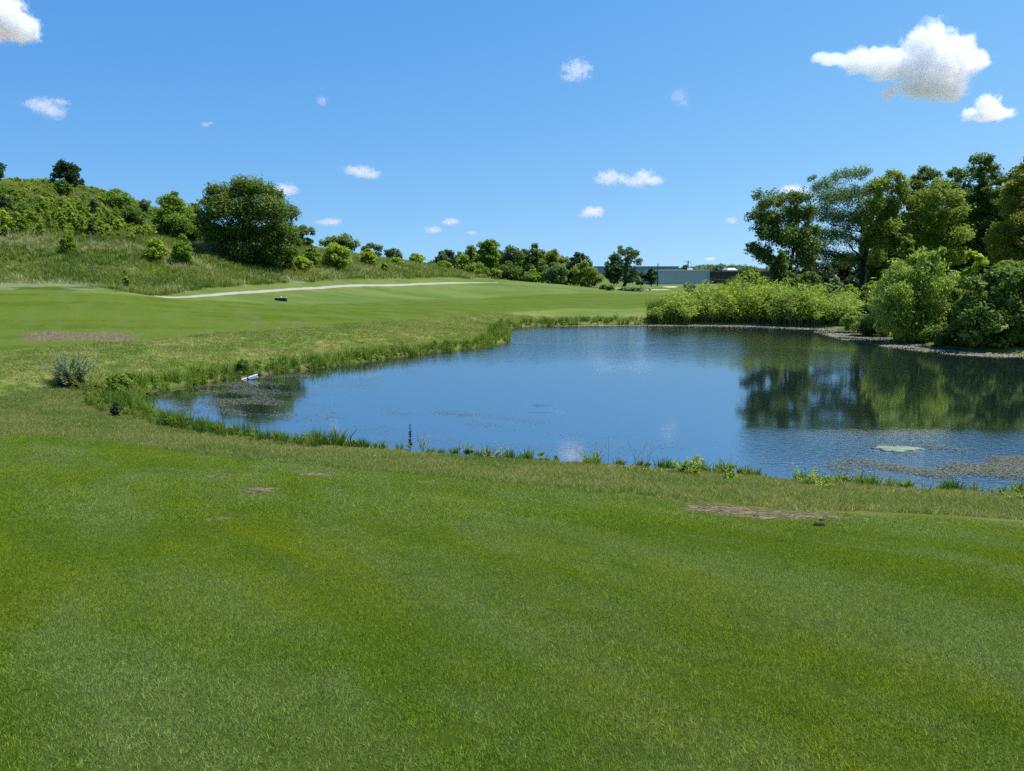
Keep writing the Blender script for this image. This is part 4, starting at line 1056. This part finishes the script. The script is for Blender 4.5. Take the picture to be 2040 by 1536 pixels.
# ------------------------------------------------------------------ single plants at the water's edge
def leafy_stalk(name, label, px, base_py, top_py, nst, leaf, spread=.12, ll=.10, asp=.35, per=26, group=None, seed=0, cat='weed', stem_r=.006, low=.15, stemcol=(.06, .08, .02)):
    rr = np.random.default_rng(700 + seed)
    b = hit(px, base_py); b[2] = max(b[2], 0.0); H = at(px, top_py, b[1])[2] - b[2]
    o = thing(name, label, cat, b, group); mb = MB(); P = []; A = []
    for s in range(nst):
        h = H * (1 if s == 0 else rr.uniform(.5, .95)); p0 = np.array([*(rr.normal(size=2) * spread * .4), -.03]); e = np.array([*(p0[:2] + rr.normal(size=2) * spread * .8), h])
        t = np.linspace(0, 1, 6)[:, None]; pts = p0 + (e - p0) * t; pts[1:-1, :2] += rr.normal(size=(4, 2)) * .01
        mb.tube(pts, np.linspace(stem_r, stem_r * .35, 6), 5, cap=False)
        u = rr.uniform(low, 1, per); a = rr.random(per) * 6.283; d = np.column_stack([np.cos(a), np.sin(a), np.full(per, .35)])
        L = ll * (1.15 - .7 * u)
        P.append(p0 + (e - p0) * u[:, None] + d * (L * .5)[:, None]); A.append(d * L[:, None])
    P = np.vstack(P); A = np.vstack(A); L = np.linalg.norm(A, axis=1)
    nr = unit(np.array([0, 0, 1.0]) - unit(A) * .35 + rr.normal(size=A.shape) * .25)
    V, Q = leaf_quads(P, nr, 1, asp, rr, along=unit(A) * 5)
    k = len(P); V = (V.reshape(k, 4, 3) - P[:, None]) * L[:, None, None] + P[:, None]
    obj('stem', mb.mesh('stem', plain("stem", stemcol, .8), True), o)
    obj('leaves', mesh_np('leaves', V.reshape(-1, 3), Q, LEAF[leaf], fattr={"tint": rr.random(k)}), o)
    return o
GW = "weeds along the near bank"
leafy_stalk('dock_stalk', "dead dark brown seed spike standing tallest on the near bank", 817, 896, 844, 1, 'dry', .02, .07, .55, 150, None, 1, 'weed', .012, .12, (.035, .022, .014))
leafy_stalk('leafy_weed', "bushy bright green leafy weed, the widest plant on the near bank", 1371, 946, 900, 9, 'lime', .30, .14, .34, 44, GW, 2)
leafy_stalk('tall_stalk', "single very thin tall stalk at the right end of a grassy clump", 1211, 930, 866, 1, 'mid', .03, .05, .25, 24, GW, 3, stem_r=.005)
leafy_stalk('leafy_weed', "slender weed clump just left of the very thin tall stalk", 1184, 928, 888, 7, 'mid', .28, .10, .22, 40, GW, 4)
leafy_stalk('tall_stalk', "pair of thin curving stalks right of the bushy bright weed", 1446, 954, 902, 2, 'mid', .12, .06, .25, 22, GW, 5, stem_r=.005)
leafy_stalk('leafy_weed', "short leafy weed at the foot of the curving stalks", 1458, 956, 926, 5, 'lime', .16, .10, .35, 30, GW, 6)
leafy_stalk('leafy_weed', "low broad yellow green weed on the bank below the dark reflections", 1614, 968, 932, 9, 'lime', .34, .12, .3, 36, GW, 7)
leafy_stalk('tall_stalk', "pale tipped stalk beside the low broad yellow green weed", 1604, 965, 917, 1, 'grey', .05, .05, .4, 16, GW, 8, stem_r=.005)
leafy_stalk('tall_stalk', "pale tipped stalk standing by itself near the algae raft side of the bank", 1676, 973, 918, 2, 'grey', .06, .06, .4, 18, GW, 9, stem_r=.005)
leafy_stalk('leafy_weed', "upright weed just right of the dead brown spike", 843, 899, 858, 3, 'mid', .12, .09, .3, 34, GW, 10)
leafy_stalk('leafy_weed', "second upright weed right of the dead brown spike, with paler leaves", 853, 900, 862, 2, 'grey', .06, .08, .3, 30, GW, 11)
leafy_stalk('leafy_weed', "grey green weed clump midway along the near bank", 928, 908, 876, 7, 'mid', .24, .10, .28, 34, GW, 12)
leafy_stalk('leafy_weed', "blue green silvery weed clump right of the midway clump", 978, 914, 878, 9, 'grey', .28, .10, .28, 34, GW, 13)
leafy_stalk('leafy_weed', "small pale weed at the left end of the near bank's low weeds", 652, 888, 848, 4, 'grey', .14, .09, .3, 32, GW, 14)
leafy_stalk('leafy_weed', "leafy weed at the far right end of the near bank", 2028, 996, 966, 8, 'mid', .36, .12, .25, 36, GW, 15)
leafy_stalk('leafy_weed', "wispy weed between the pale tipped stalk and the far right weed", 1846, 984, 946, 3, 'grey', .12, .06, .2, 20, GW, 16)
leafy_stalk('dry_grass', "spray of thin dark dead grass stems above the pale stones", 1268, 935, 884, 12, 'dry', .45, .035, .3, 7, GW, 17, stem_r=.004, low=.6, stemcol=(.05, .035, .02))
leafy_stalk('grey_bush', "feathery grey green bush left of the pond's narrow end", 138, 768, 694, 46, 'grey', .62, .15, .36, 90, None, 18, 'bush', .012, .1)
leafy_stalk('grass_clump', "dry brownish weed clump at the right foot of the feathery grey bush", 178, 775, 726, 34, 'olive', .7, .12, .25, 34, None, 19, 'weed', .008, .1, (.11, .08, .04))
shrub("small very dark upright evergreen seedling at the pond's left tip", 228, 829, (218, 798, 239, 829), 'dark', seed=61, name='evergreen_seedling', cat='seedling', shape='column', ll=.09, asp=.5, dens=7, stems=1, minleaf=.05)
shrub("dark leafy clump on the far bank above the white pipe", 478, 745, (464, 714, 498, 746), 'deep', seed=62, name='sedge_clump', cat='weed', ll=.2, asp=.2, dens=4)
shrub("round leafy plant on the bank left of the white pipe's inlet", 232, 782, (206, 742, 262, 780), 'mid', seed=63, name='leafy_bush', cat='bush', ll=.16, asp=.5, dens=4)

# ------------------------------------------------------------------ pipe, stake, box
WHITE = plain("white_plastic", (.82, .82, .80), .35, .5, var=.05)
BLACK = plain("black_plastic", (.012, .013, .014), .5, .4, var=.3)
DARK = plain("rusty_dark_steel", (.045, .032, .024), .8, .2, var=.5, scale=30)
pa, pb = on_plane(484, 755), on_plane(516, 757)
b0 = np.array([pa[0] - .12, pa[1], -.09]); e0 = at(516, 747.5, pb[1])
o = thing('drain_pipe', "white plastic pipe sticking out of the shallow weedy water at a low angle", 'pipe', b0)
mb = MB(); d_ = e0 - b0; mb.tube([np.zeros(3), d_ * .5, d_], [.075, .075, .075], 20, cap=False); mb.tube([d_, d_ * .97, d_ * .5], [.066, .066, .066], 20, cap=False)
V = mb.V; obj('pipe_body', mb.mesh('pipe_body', WHITE, True), o)
mb = MB(); u_ = d_ / np.linalg.norm(d_); mb.tube([d_ * .44, d_ * .44 + u_ * .03, d_ * .44 + u_ * .06], [.083, .085, .083], 20); obj('pipe_band', mb.mesh('pipe_band', DARK, True), o)
mb = MB(); mb.tube([d_ - u_ * .01, d_ + u_ * .05, d_ + u_ * .13], [.078, .088, .06], 16); obj('pipe_dark_end', mb.mesh('pipe_dark_end', DARK, True), o)  # added dark piece stands for the shade in the pipe's open end
s0 = hit(537, 755); s0 = np.array([*on_plane(537, 751.5), -.3]); st = at(535.5, 734, s0[1])
mb = MB(); mb.tube([np.zeros(3), (st - s0) * .5, st - s0], [.028, .026, .024], 8)
tag(obj('stake', mb.mesh('stake', DARK, True), loc=s0), "thin dark stake standing in the water beside the white pipe", "stake")
bb = hit(560, 599.5)
o = thing('utility_box', "low black box with a small white knob on the far fairway below the path", 'box', bb)
sc_ = bb[1] / F
mb = MB(); mb.box((0, 0, .5 * 5.5 * sc_ - .04), (22 * sc_, .42, 5.5 * sc_ + .08), -.06); obj('box_body', mb.mesh('box_body', BLACK), o)
mb = MB(); mb.box((0, 0, 5.5 * sc_ + .03), (22.8 * sc_, .47, .06), -.06); obj('box_lid', mb.mesh('box_lid', plain("grey_lid", (.30, .36, .36), .6)), o)
mb = MB(); mb.tube([(.03, 0, 5.5 * sc_ + .05), (.03, 0, 5.5 * sc_ + .10), (.03, 0, 5.5 * sc_ + .16), (.03, 0, 5.5 * sc_ + .18)], [.03, .05, .05, .02], 10); obj('knob', mb.mesh('knob', WHITE, True), o)
for k, (px, py, w) in enumerate([(158, 834 + 14, 2.2), (552, 613, 1.6), (1994, 1258, 3.5), (113, 992, 1.6)][:3]):
    g = hit(px, py); rr = max(w * g[1] / F * .5, .012) if k != 2 else .012
    if k == 2: rr = .006
    mb = MB(); t = np.linspace(-1, 1, 9); mb.tube([(0, 0, q * .0213) for q in t], [.0213 * math.sqrt(max(1 - q * q, .002)) for q in t], 14)
    if k == 0:
        lab = ["white golf ball lying in the rough by the pond's left tip", "", "", "tiny white ball on the front fairway at the left"][k]
        tag(obj('golf_ball', mb.mesh('golf_ball', WHITE, True), loc=g + np.array([0, 0, .03])), lab, "golf ball")
# clods of turf by the bare strip
for k, (px, py, s, lb) in enumerate([(1632, 1049, .05, "dark clod of earth on the mown grass below the bare strip"), (1637, 1039, .03, "smaller dark clod just above the dark one by the bare strip")]):
    g = hit(px, py); r2 = np.random.default_rng(k); mb = MB()
    t = np.linspace(-1, 1, 8); mb.tube([(q * s * 1.5, r2.normal() * .006, s * .3) for q in t], [s * .6 * math.sqrt(max(1 - q * q, .01)) * r2.uniform(.7, 1.2) for q in t], 9)
    tag(obj('earth_clod', mb.mesh('earth_clod', plain("earth", (.03, .024, .016), .95, .1, var=.5, scale=60), True), loc=g), lb, "clod")

# ------------------------------------------------------------------ buildings
GREY = NT("ribbed_grey_cladding"); p = GREY.n("ShaderNodeTexCoord").outputs["Object"]
f = GREY.noise(p, .7, 3, .5, sc=(1, 1, .05))
GREY = GREY.end(GREY.principled(GREY.mix(f, (.36, .40, .41), (.39, .43, .44)), .9, .05))
PALE = plain("pale_panel_joint", (.46, .49, .49), .9, .05, var=.08)
BROWN = plain("dark_brown_cladding", (.040, .026, .022), .6, .3, var=.3, scale=.6)
PANE = plain("dark_window_pane", (.012, .014, .018), .12, .6, var=.2, scale=.5)
YB = 300.0; L0 = at(1308, 539.5, YB); R0 = at(1415, 539.5, YB); zt = L0[2]; zb = -4.5
bw = R0[0] - L0[0]
o = thing('warehouse', "long low warehouse with grey ribbed wall and dark brown wing behind the weeds", 'building', (L0[0], YB, zb))
mb = MB(); mb.box((bw / 2, 14, (zt - zb) / 2), (bw, 28, zt - zb)); obj('wall', mb.mesh('wall', GREY), o)
mb = MB()
for i in range(12): mb.box((bw * (i + .5) / 12, -.02, (zt - zb) / 2 - .05), (.14 if i != 1 else .5, .06, zt - zb - .1))
obj('panel_joints', mb.mesh('panel_joints', PALE), o)
mb = MB(); mb.box((bw / 2, 13.9, zt - zb + .15), (bw + .5, 28.6, .3)); obj('roof', mb.mesh('roof', PALE), o)
wx = bw + 13; ww = 26
mb = MB(); mb.box((bw + ww / 2, 13, (zt - zb) / 2 - .1), (ww, 27.6, zt - zb - .2)); wing = obj('dark_wing', mb.mesh('dark_wing', BROWN), o)
mb = MB()
for i in range(6): mb.box((bw + 1.6 + i * 1.5, -.86, zt - zb - 3.1), (1.3, .12, 2.3))
for i in range(6): mb.box((bw + 13 + i * 1.8, -.86, zt - zb - 3.1), (1.5, .12, 2.3))
obj('window', mb.mesh('window', PANE), wing)
mb = MB(); mb.box((bw * .72, 9, zt - zb + .6), (1.8, 2.0, .8)); mb.box((bw * .72, 9, zt - zb + 1.05), (2.0, 2.2, .12)); obj('roof_unit', mb.mesh('roof_unit', WHITE), o)
FARB = plain("far_haze_wall", (.20, .25, .30), .8, .1, var=.15, scale=.1)  # bluish far walls and roofs carry the haze of distance in their colour
YF = 620.0; a = at(1190, 531.5, YF); b = at(1352, 531.5, YF)
o = thing('far_building', "very long blue grey flat-roofed building on the horizon behind the warehouse", 'building', (a[0], YF, -8))
mb = MB(); mb.box(((b[0] - a[0]) / 2, 20, (a[2] + 8) / 2), (b[0] - a[0], 40, a[2] + 8)); obj('wall', mb.mesh('wall', FARB), o)
mb = MB(); mb.box(((b[0] - a[0]) / 2, 20, a[2] + 8.2), (b[0] - a[0] + 1, 41, .5)); obj('roof', mb.mesh('roof', plain("far_roof", (.22, .27, .33), .7)), o)
c2 = at(1390, 534.5, YF)
o = thing('far_building', "lower blue grey block continuing right of the long horizon building", 'building', (b[0] + 1, YF + 6, -8))
mb = MB(); mb.box(((c2[0] - b[0]) / 2, 15, (c2[2] + 8) / 2), (c2[0] - b[0], 30, c2[2] + 8)); obj('wall', mb.mesh('wall', FARB), o)
mb = MB(); mb.box(((c2[0] - b[0]) / 2, 15, c2[2] + 8.15), (c2[0] - b[0] + .6, 30.6, .3)); obj('roof', mb.mesh('roof', plain("far_roof_low", (.2, .24, .30), .7)), o)
o2 = at(1462, 534.5, 420)
o = thing('far_building', "small pale grey shed roof above the warehouse's dark wing", 'building', (o2[0], 420, -5))
mb = MB(); mb.box((0, 8, (o2[2] + 4) / 2), (5.2, 10, o2[2] + 4)); obj('wall', mb.mesh('wall', FARB), o)
mb = MB(); z_ = o2[2] + 4
mb.add([(-2.9, 2.4, z_), (2.9, 2.4, z_), (2.9, 13.6, z_), (-2.9, 13.6, z_), (-1.9, 5, z_ + 1.2), (1.9, 5, z_ + 1.2), (1.9, 11, z_ + 1.2), (-1.9, 11, z_ + 1.2)],
       [[3, 2, 1, 0], [4, 5, 6, 7], [0, 1, 5, 4], [1, 2, 6, 5], [2, 3, 7, 6], [3, 0, 4, 7]]); obj('roof', mb.mesh('roof', PALE), o)

def pole(label, px, top_py, Y, arm):
    t = at(px, top_py, Y); z0 = -3.0
    o = thing('utility_pole', label, 'pole', (t[0], Y, z0), "utility poles by the warehouse")
    mb = MB(); H = t[2] - z0; r_ = Y * .0009; mb.tube([(0, 0, 0), (0, 0, H / 2), (0, 0, H)], [r_, r_ * .85, r_ * .7], 8); obj('post', mb.mesh('post', BARKD, True), o)
    if arm:
        mb = MB(); mb.box((0, 0, H - arm * .5), (arm * 2, .2, .22)); obj('crossarm', mb.mesh('crossarm', BARKD), o)
        mb = MB()
        for x in (-.9, .9): mb.tube([(x * arm, 0, H - arm * .5 + .1), (x * arm, 0, H - arm * .5 + .3), (x * arm, 0, H - arm * .5 + .5)], [.08, .12, .06], 8)
        obj('insulator', mb.mesh('insulator', PALE, True), o)
    return np.array([t[0], Y, t[2]])
p1 = pole("thin dark pole at the left end of the grey warehouse wall", 1311, 525, 235, .0)
p2 = pole("utility pole with crossarm rising over the warehouse roof", 1371, 519, 440, 1.6)
mb = MB(); A = at(1311, 543, 235); B = at(1500, 560, 240); t = np.linspace(0, 1, 14)[:, None]; W_ = A + (B - A) * t; W_[:, 2] -= .5 * np.sin(t[:, 0] * math.pi); mb.tube(W_, np.full(14, .045), 5)
tag(obj('power_line', mb.mesh('power_line', BLACK, True)), "dark power line sagging in front of the grey warehouse wall", "cable")
mb = MB(); A = p2 + [-1.2, 0, -.6]; B = at(1440, 541, 300); W_ = A + (B - A) * t; W_[:, 2] -= 1.0 * np.sin(t[:, 0] * math.pi); mb.tube(W_, np.full(14, .05), 5)
tag(obj('power_line', mb.mesh('power_line', BLACK, True)), "thin power line running right from the pole over the warehouse roof", "cable")

# parked vehicle half hidden at the foot of the grove
v0 = at(1107, 568.5, 141); gz = float(ground_z(np.array([v0[0]]), np.array([141.0]))[0])
cz = max(gz, at(1107, 568.5, 141)[2] - .5)
o = thing('parked_car', "dark teal car half hidden under the grove's right side", 'car', (v0[0], 141, cz))
TEAL = plain("teal_car_paint", (.05, .13, .14), .3, .5, var=.1)
mb = MB()
prof = np.array([(-1.9, .35), (-1.85, .75), (-1.2, .85), (-.8, 1.3), (.75, 1.32), (1.35, .88), (1.9, .78), (1.95, .35)])
V = np.vstack([np.column_stack([prof[:, 0], np.full(8, -.8), prof[:, 1]]), np.column_stack([prof[:, 0], np.full(8, .8), prof[:, 1]])])
Q = [[i, (i + 1) % 8, (i + 1) % 8 + 8, i + 8] for i in range(8)] + [[7, 2, 1, 0], [7, 6, 5, 2], [5, 4, 3, 2], [8, 9, 10, 15], [10, 13, 14, 15], [10, 11, 12, 13]]
mb.add(V, Q); obj('body', mb.mesh('body', TEAL), o)
mb = MB(); mb.box((-.02, -.81, 1.08), (1.5, .02, .3)); mb.box((-.02, .81, 1.08), (1.5, .02, .3)); obj('window', mb.mesh('window', PANE), o)
for x in (-1.2, 1.2):
    for y in (-.75, .75):
        mb = MB(); mb.tube([(x, y - .1, .32), (x, y, .32), (x, y + .1, .32)], [.32, .33, .32], 14); obj('wheel', mb.mesh('wheel', BLACK, True), o)

# ------------------------------------------------------------------ woods on the horizon
def wood_band(name, label, segs, seed, leaf='far', Lf=1.0, dens=3.0):
    rr = np.random.default_rng(seed); C = []; R = []
    for px, py, Y, wpx in segs:
        for _ in range(7):
            T = at(px + rr.uniform(-.5, .5) * wpx, py + rr.uniform(0, 5), Y * rr.uniform(.97, 1.05)); r_ = rr.uniform(.28, .5) * 8 * Y / 500
            z = T[2] - r_
            while z > -6 and z > T[2] - 16: C.append((T[0] + rr.normal() * r_ * .3, T[1] + rr.normal() * r_, z)); R.append(r_); z -= r_ * 1.2
    C = np.array(C); R = np.array(R); L = Lf * np.median(C[:, 1]) / 745 * 1.9
    me = crown_mesh(name, C, R, int(dens * (R ** 2).sum() * 3.1 / (L * L * .3)), L, L * .6, rr, LEAF[leaf])
    return tag(obj(name, me), label, kind="stuff")
wood_band("distant_woods", "far blue green treeline in the dip left of the grove", [(x, 514 + 5 * math.sin(x * .07) + (6 if x > 850 else 0), 290, 22) for x in range(740, 960, 14)], 1)
wood_band("horizon_woods", "line of low trees on the horizon behind the buildings", [(x, 531 + 2 * math.sin(x * .2), 760, 26) for x in range(1100, 1420, 18)] + [(x, 527 - 4 * math.sin((x - 1380) * .03), 520, 20) for x in range(1388, 1580, 11)], 2)
plant('far_tree', "small grey tree beside the utility pole over the warehouse roof", 'tree', 1366, 430, box=(1357, 526, 1376, 545), shape='round', leaf='far', dens=3, seed=200, minleaf=1.0)
plant('far_tree', "loose pale tree on the horizon right of the utility pole", 'tree', 1392, 400, box=(1384, 528, 1402, 545), shape='spread', leaf='grey', dens=1.6, seed=201, minleaf=1.0)
shrub("round blue green shrub in front of the grey warehouse wall", 1374, None, (1360, 560, 1388, 582), 'grey', seed=202, Y=76)

# ------------------------------------------------------------------ clouds: real volumes of scattering vapour
def cloud(label, blobs, D, seed, dens=1.0, amp=.55, wisp=1.25, ns=3.3):
    """blobs: photo pixels (x, y, radius, squash) set in a box of air at distance D"""
    B = np.array(blobs, float); s = D / F
    x0, x1 = (B[:, 0] - B[:, 2]).min() - 12, (B[:, 0] + B[:, 2]).max() + 12
    y0_, y1_ = (B[:, 1] - B[:, 2] * B[:, 3]).min() - 10, (B[:, 1] + B[:, 2] * B[:, 3]).max() + 10
    c = at((x0 + x1) / 2, (y0_ + y1_) / 2, D)
    hx, hz = (x1 - x0) / 2 * s * 1.03, (y1_ - y0_) / 2 * s * 1.03; hy = (B[:, 2].max() * .75 + 8) * s
    n = NT("cloud_vapour"); p = n.n("ShaderNodeTexCoord").outputs["Object"]; fld = None
    rr = np.random.default_rng(seed); rmax = B[:, 2].max() * s
    for px, py, r_, sq in B:
        w = at(px, py, D) - c
        mp = n.n("ShaderNodeMapping", vector_type='TEXTURE'); n.l(p, mp.inputs[0])
        mp.inputs[1].default_value = (w[0], rr.uniform(-.25, .25) * hy * .5, w[2]); mp.inputs[3].default_value = (r_ * s, max(r_, B[:, 2].max() * .45) * s * .75, r_ * sq * s)
        ln = n.n("ShaderNodeVectorMath", operation='LENGTH'); n.l(mp.outputs[0], ln.inputs[0])
        q = n.math('SUBTRACT', 1.0, ln.outputs["Value"])
        fld = q if fld is None else n.math('SMOOTH_MAX', fld, q, .15)
    off = tuple(rr.uniform(-50, 50, 3))
    nz = n.noise(p, ns / rmax, 8, .68, .5, off=off)
    f = n.math('ADD', n.math('ADD', fld, -.02 if rmax > 60 else -.10), n.math('MULTIPLY', n.math('SUBTRACT', nz, .5), amp * (4.6 if B[:, 2].max() > 45 else 5.6)))
    d = n.math('MULTIPLY', n.ramp(f, 0.0, (.35 if B[:, 2].max() > 45 else .5) * wisp), dens * (7.0 if B[:, 2].max() > 45 else 2.4) / (rmax * 2))
    v = n.n("ShaderNodeVolumePrincipled"); v.inputs["Color"].default_value = (.965, .985, 1, 1); v.inputs["Anisotropy"].default_value = .25
    n.l(d, v.inputs["Density"]); n.l(v.outputs[0], n.out.inputs["Volume"])
    mb = MB(); mb.box((0, 0, 0), (2 * hx, 2 * hy, 2 * hz))
    o = obj('cloud', mb.mesh('cloud', n.m), loc=c)
    return tag(o, label, 'cloud', "small fair weather clouds")
cloud("largest white cumulus cloud with a grey belly, upper right", [(1850, 90, 52, .9), (1870, 130, 80, .62), (1845, 165, 62, .62), (1780, 125, 62, .55), (1715, 122, 46, .55), (1660, 118, 30, .4), (1635, 112, 14, .7),
      (1905, 115, 48, .9), (1940, 120, 30, .9), (1885, 180, 44, .6), (1775, 183, 17, .9), (1705, 138, 18, .7)], 3000, 1, 1.3, .42)
cloud("small triangular cloud just below the largest cumulus", [(1965, 212, 26, .95), (1940, 226, 26, .5), (1990, 228, 26, .5), (1965, 228, 50, .28)], 3200, 2, 1.0, .45)
cloud("bright rounded cloud cut by the top left corner", [(10, 40, 52, .9), (40, 55, 42, .75), (-20, 30, 50, 1), (55, 68, 22, .6), (-30, 55, 60, .5)], 3000, 3, 1.3, .4)
cloud("ragged tapering cloud at the far left below the corner cloud", [(85, 210, 32, .55), (68, 208, 24, .5), (105, 220, 26, .7), (122, 203, 20, .35)], 3600, 4, .6, .6)
cloud("tiny faint puff high in the middle left sky", [(641, 201, 13, .8)], 4000, 5, .3, .7)
cloud("tiny faint puff left of the middle, below and left of the other faint one", [(410, 248, 10, .6), (419, 245, 7, .5)], 4000, 6, .35, .7)
cloud("small ragged puff high right of the middle", [(1148, 140, 30, .72), (1136, 152, 20, .6), (1165, 134, 20, .5)], 3600, 7, .55, .65)
cloud("thin wisp right of the small ragged high puff", [(1352, 192, 20, .8), (1364, 205, 13, .7)], 3700, 8, .2, .75)
cloud("flat based small cloud over the gap between the hill and the grove", [(722, 342, 28, .5), (704, 340, 24, .45), (742, 348, 22, .45)], 5000, 9, .8, .5)
cloud("white cloud half hidden behind the huge dome tree", [(564, 378, 24, .6), (545, 380, 26, .45), (580, 378, 16, .8)], 5000, 10, 1.0, .45)
cloud("left lump of the long low double cloud right of the middle", [(1215, 354, 30, .55), (1205, 357, 22, .5), (1240, 355, 18, .6)], 5200, 11, .8, .55)
cloud("right lump of the long low double cloud right of the middle", [(1282, 354, 24, .75), (1268, 362, 26, .45), (1300, 360, 24, .5)], 5250, 12, .9, .5)
cloud("compact bright little cloud below the double cloud", [(1180, 422, 25, .5), (1192, 420, 16, .7), (1168, 426, 16, .5)], 6000, 13, 1.1, .45)
cloud("thin flat streak of cloud low right of the huge dome tree", [(655, 442, 28, .3), (668, 441, 16, .45)], 6500, 14, .6, .55)
cloud("little low puff left of the middle over the grove", [(897, 442, 19, .45), (903, 440, 10, .6)], 6500, 15, .7, .55)
cloud("faint low puff below and left of the little puff over the grove", [(863, 458, 19, .42)], 6600, 16, .5, .55)
cloud("faintest low streak over the grove", [(940, 464, 13, .35)], 6800, 17, .5, .5)
cloud("tiny low puff halfway between the grove and the right bank trees", [(1457, 439, 14, .55)], 6200, 18, .6, .55)
cloud("lowest tiny puff just above the warehouse's dark wing", [(1414, 516, 13, .35)], 8000, 19, .7, .5)
cloud("white cloud seen through the top of the ragged maple", [(1578, 378, 26, .45), (1600, 380, 15, .7)], 5200, 20, .9, .5)
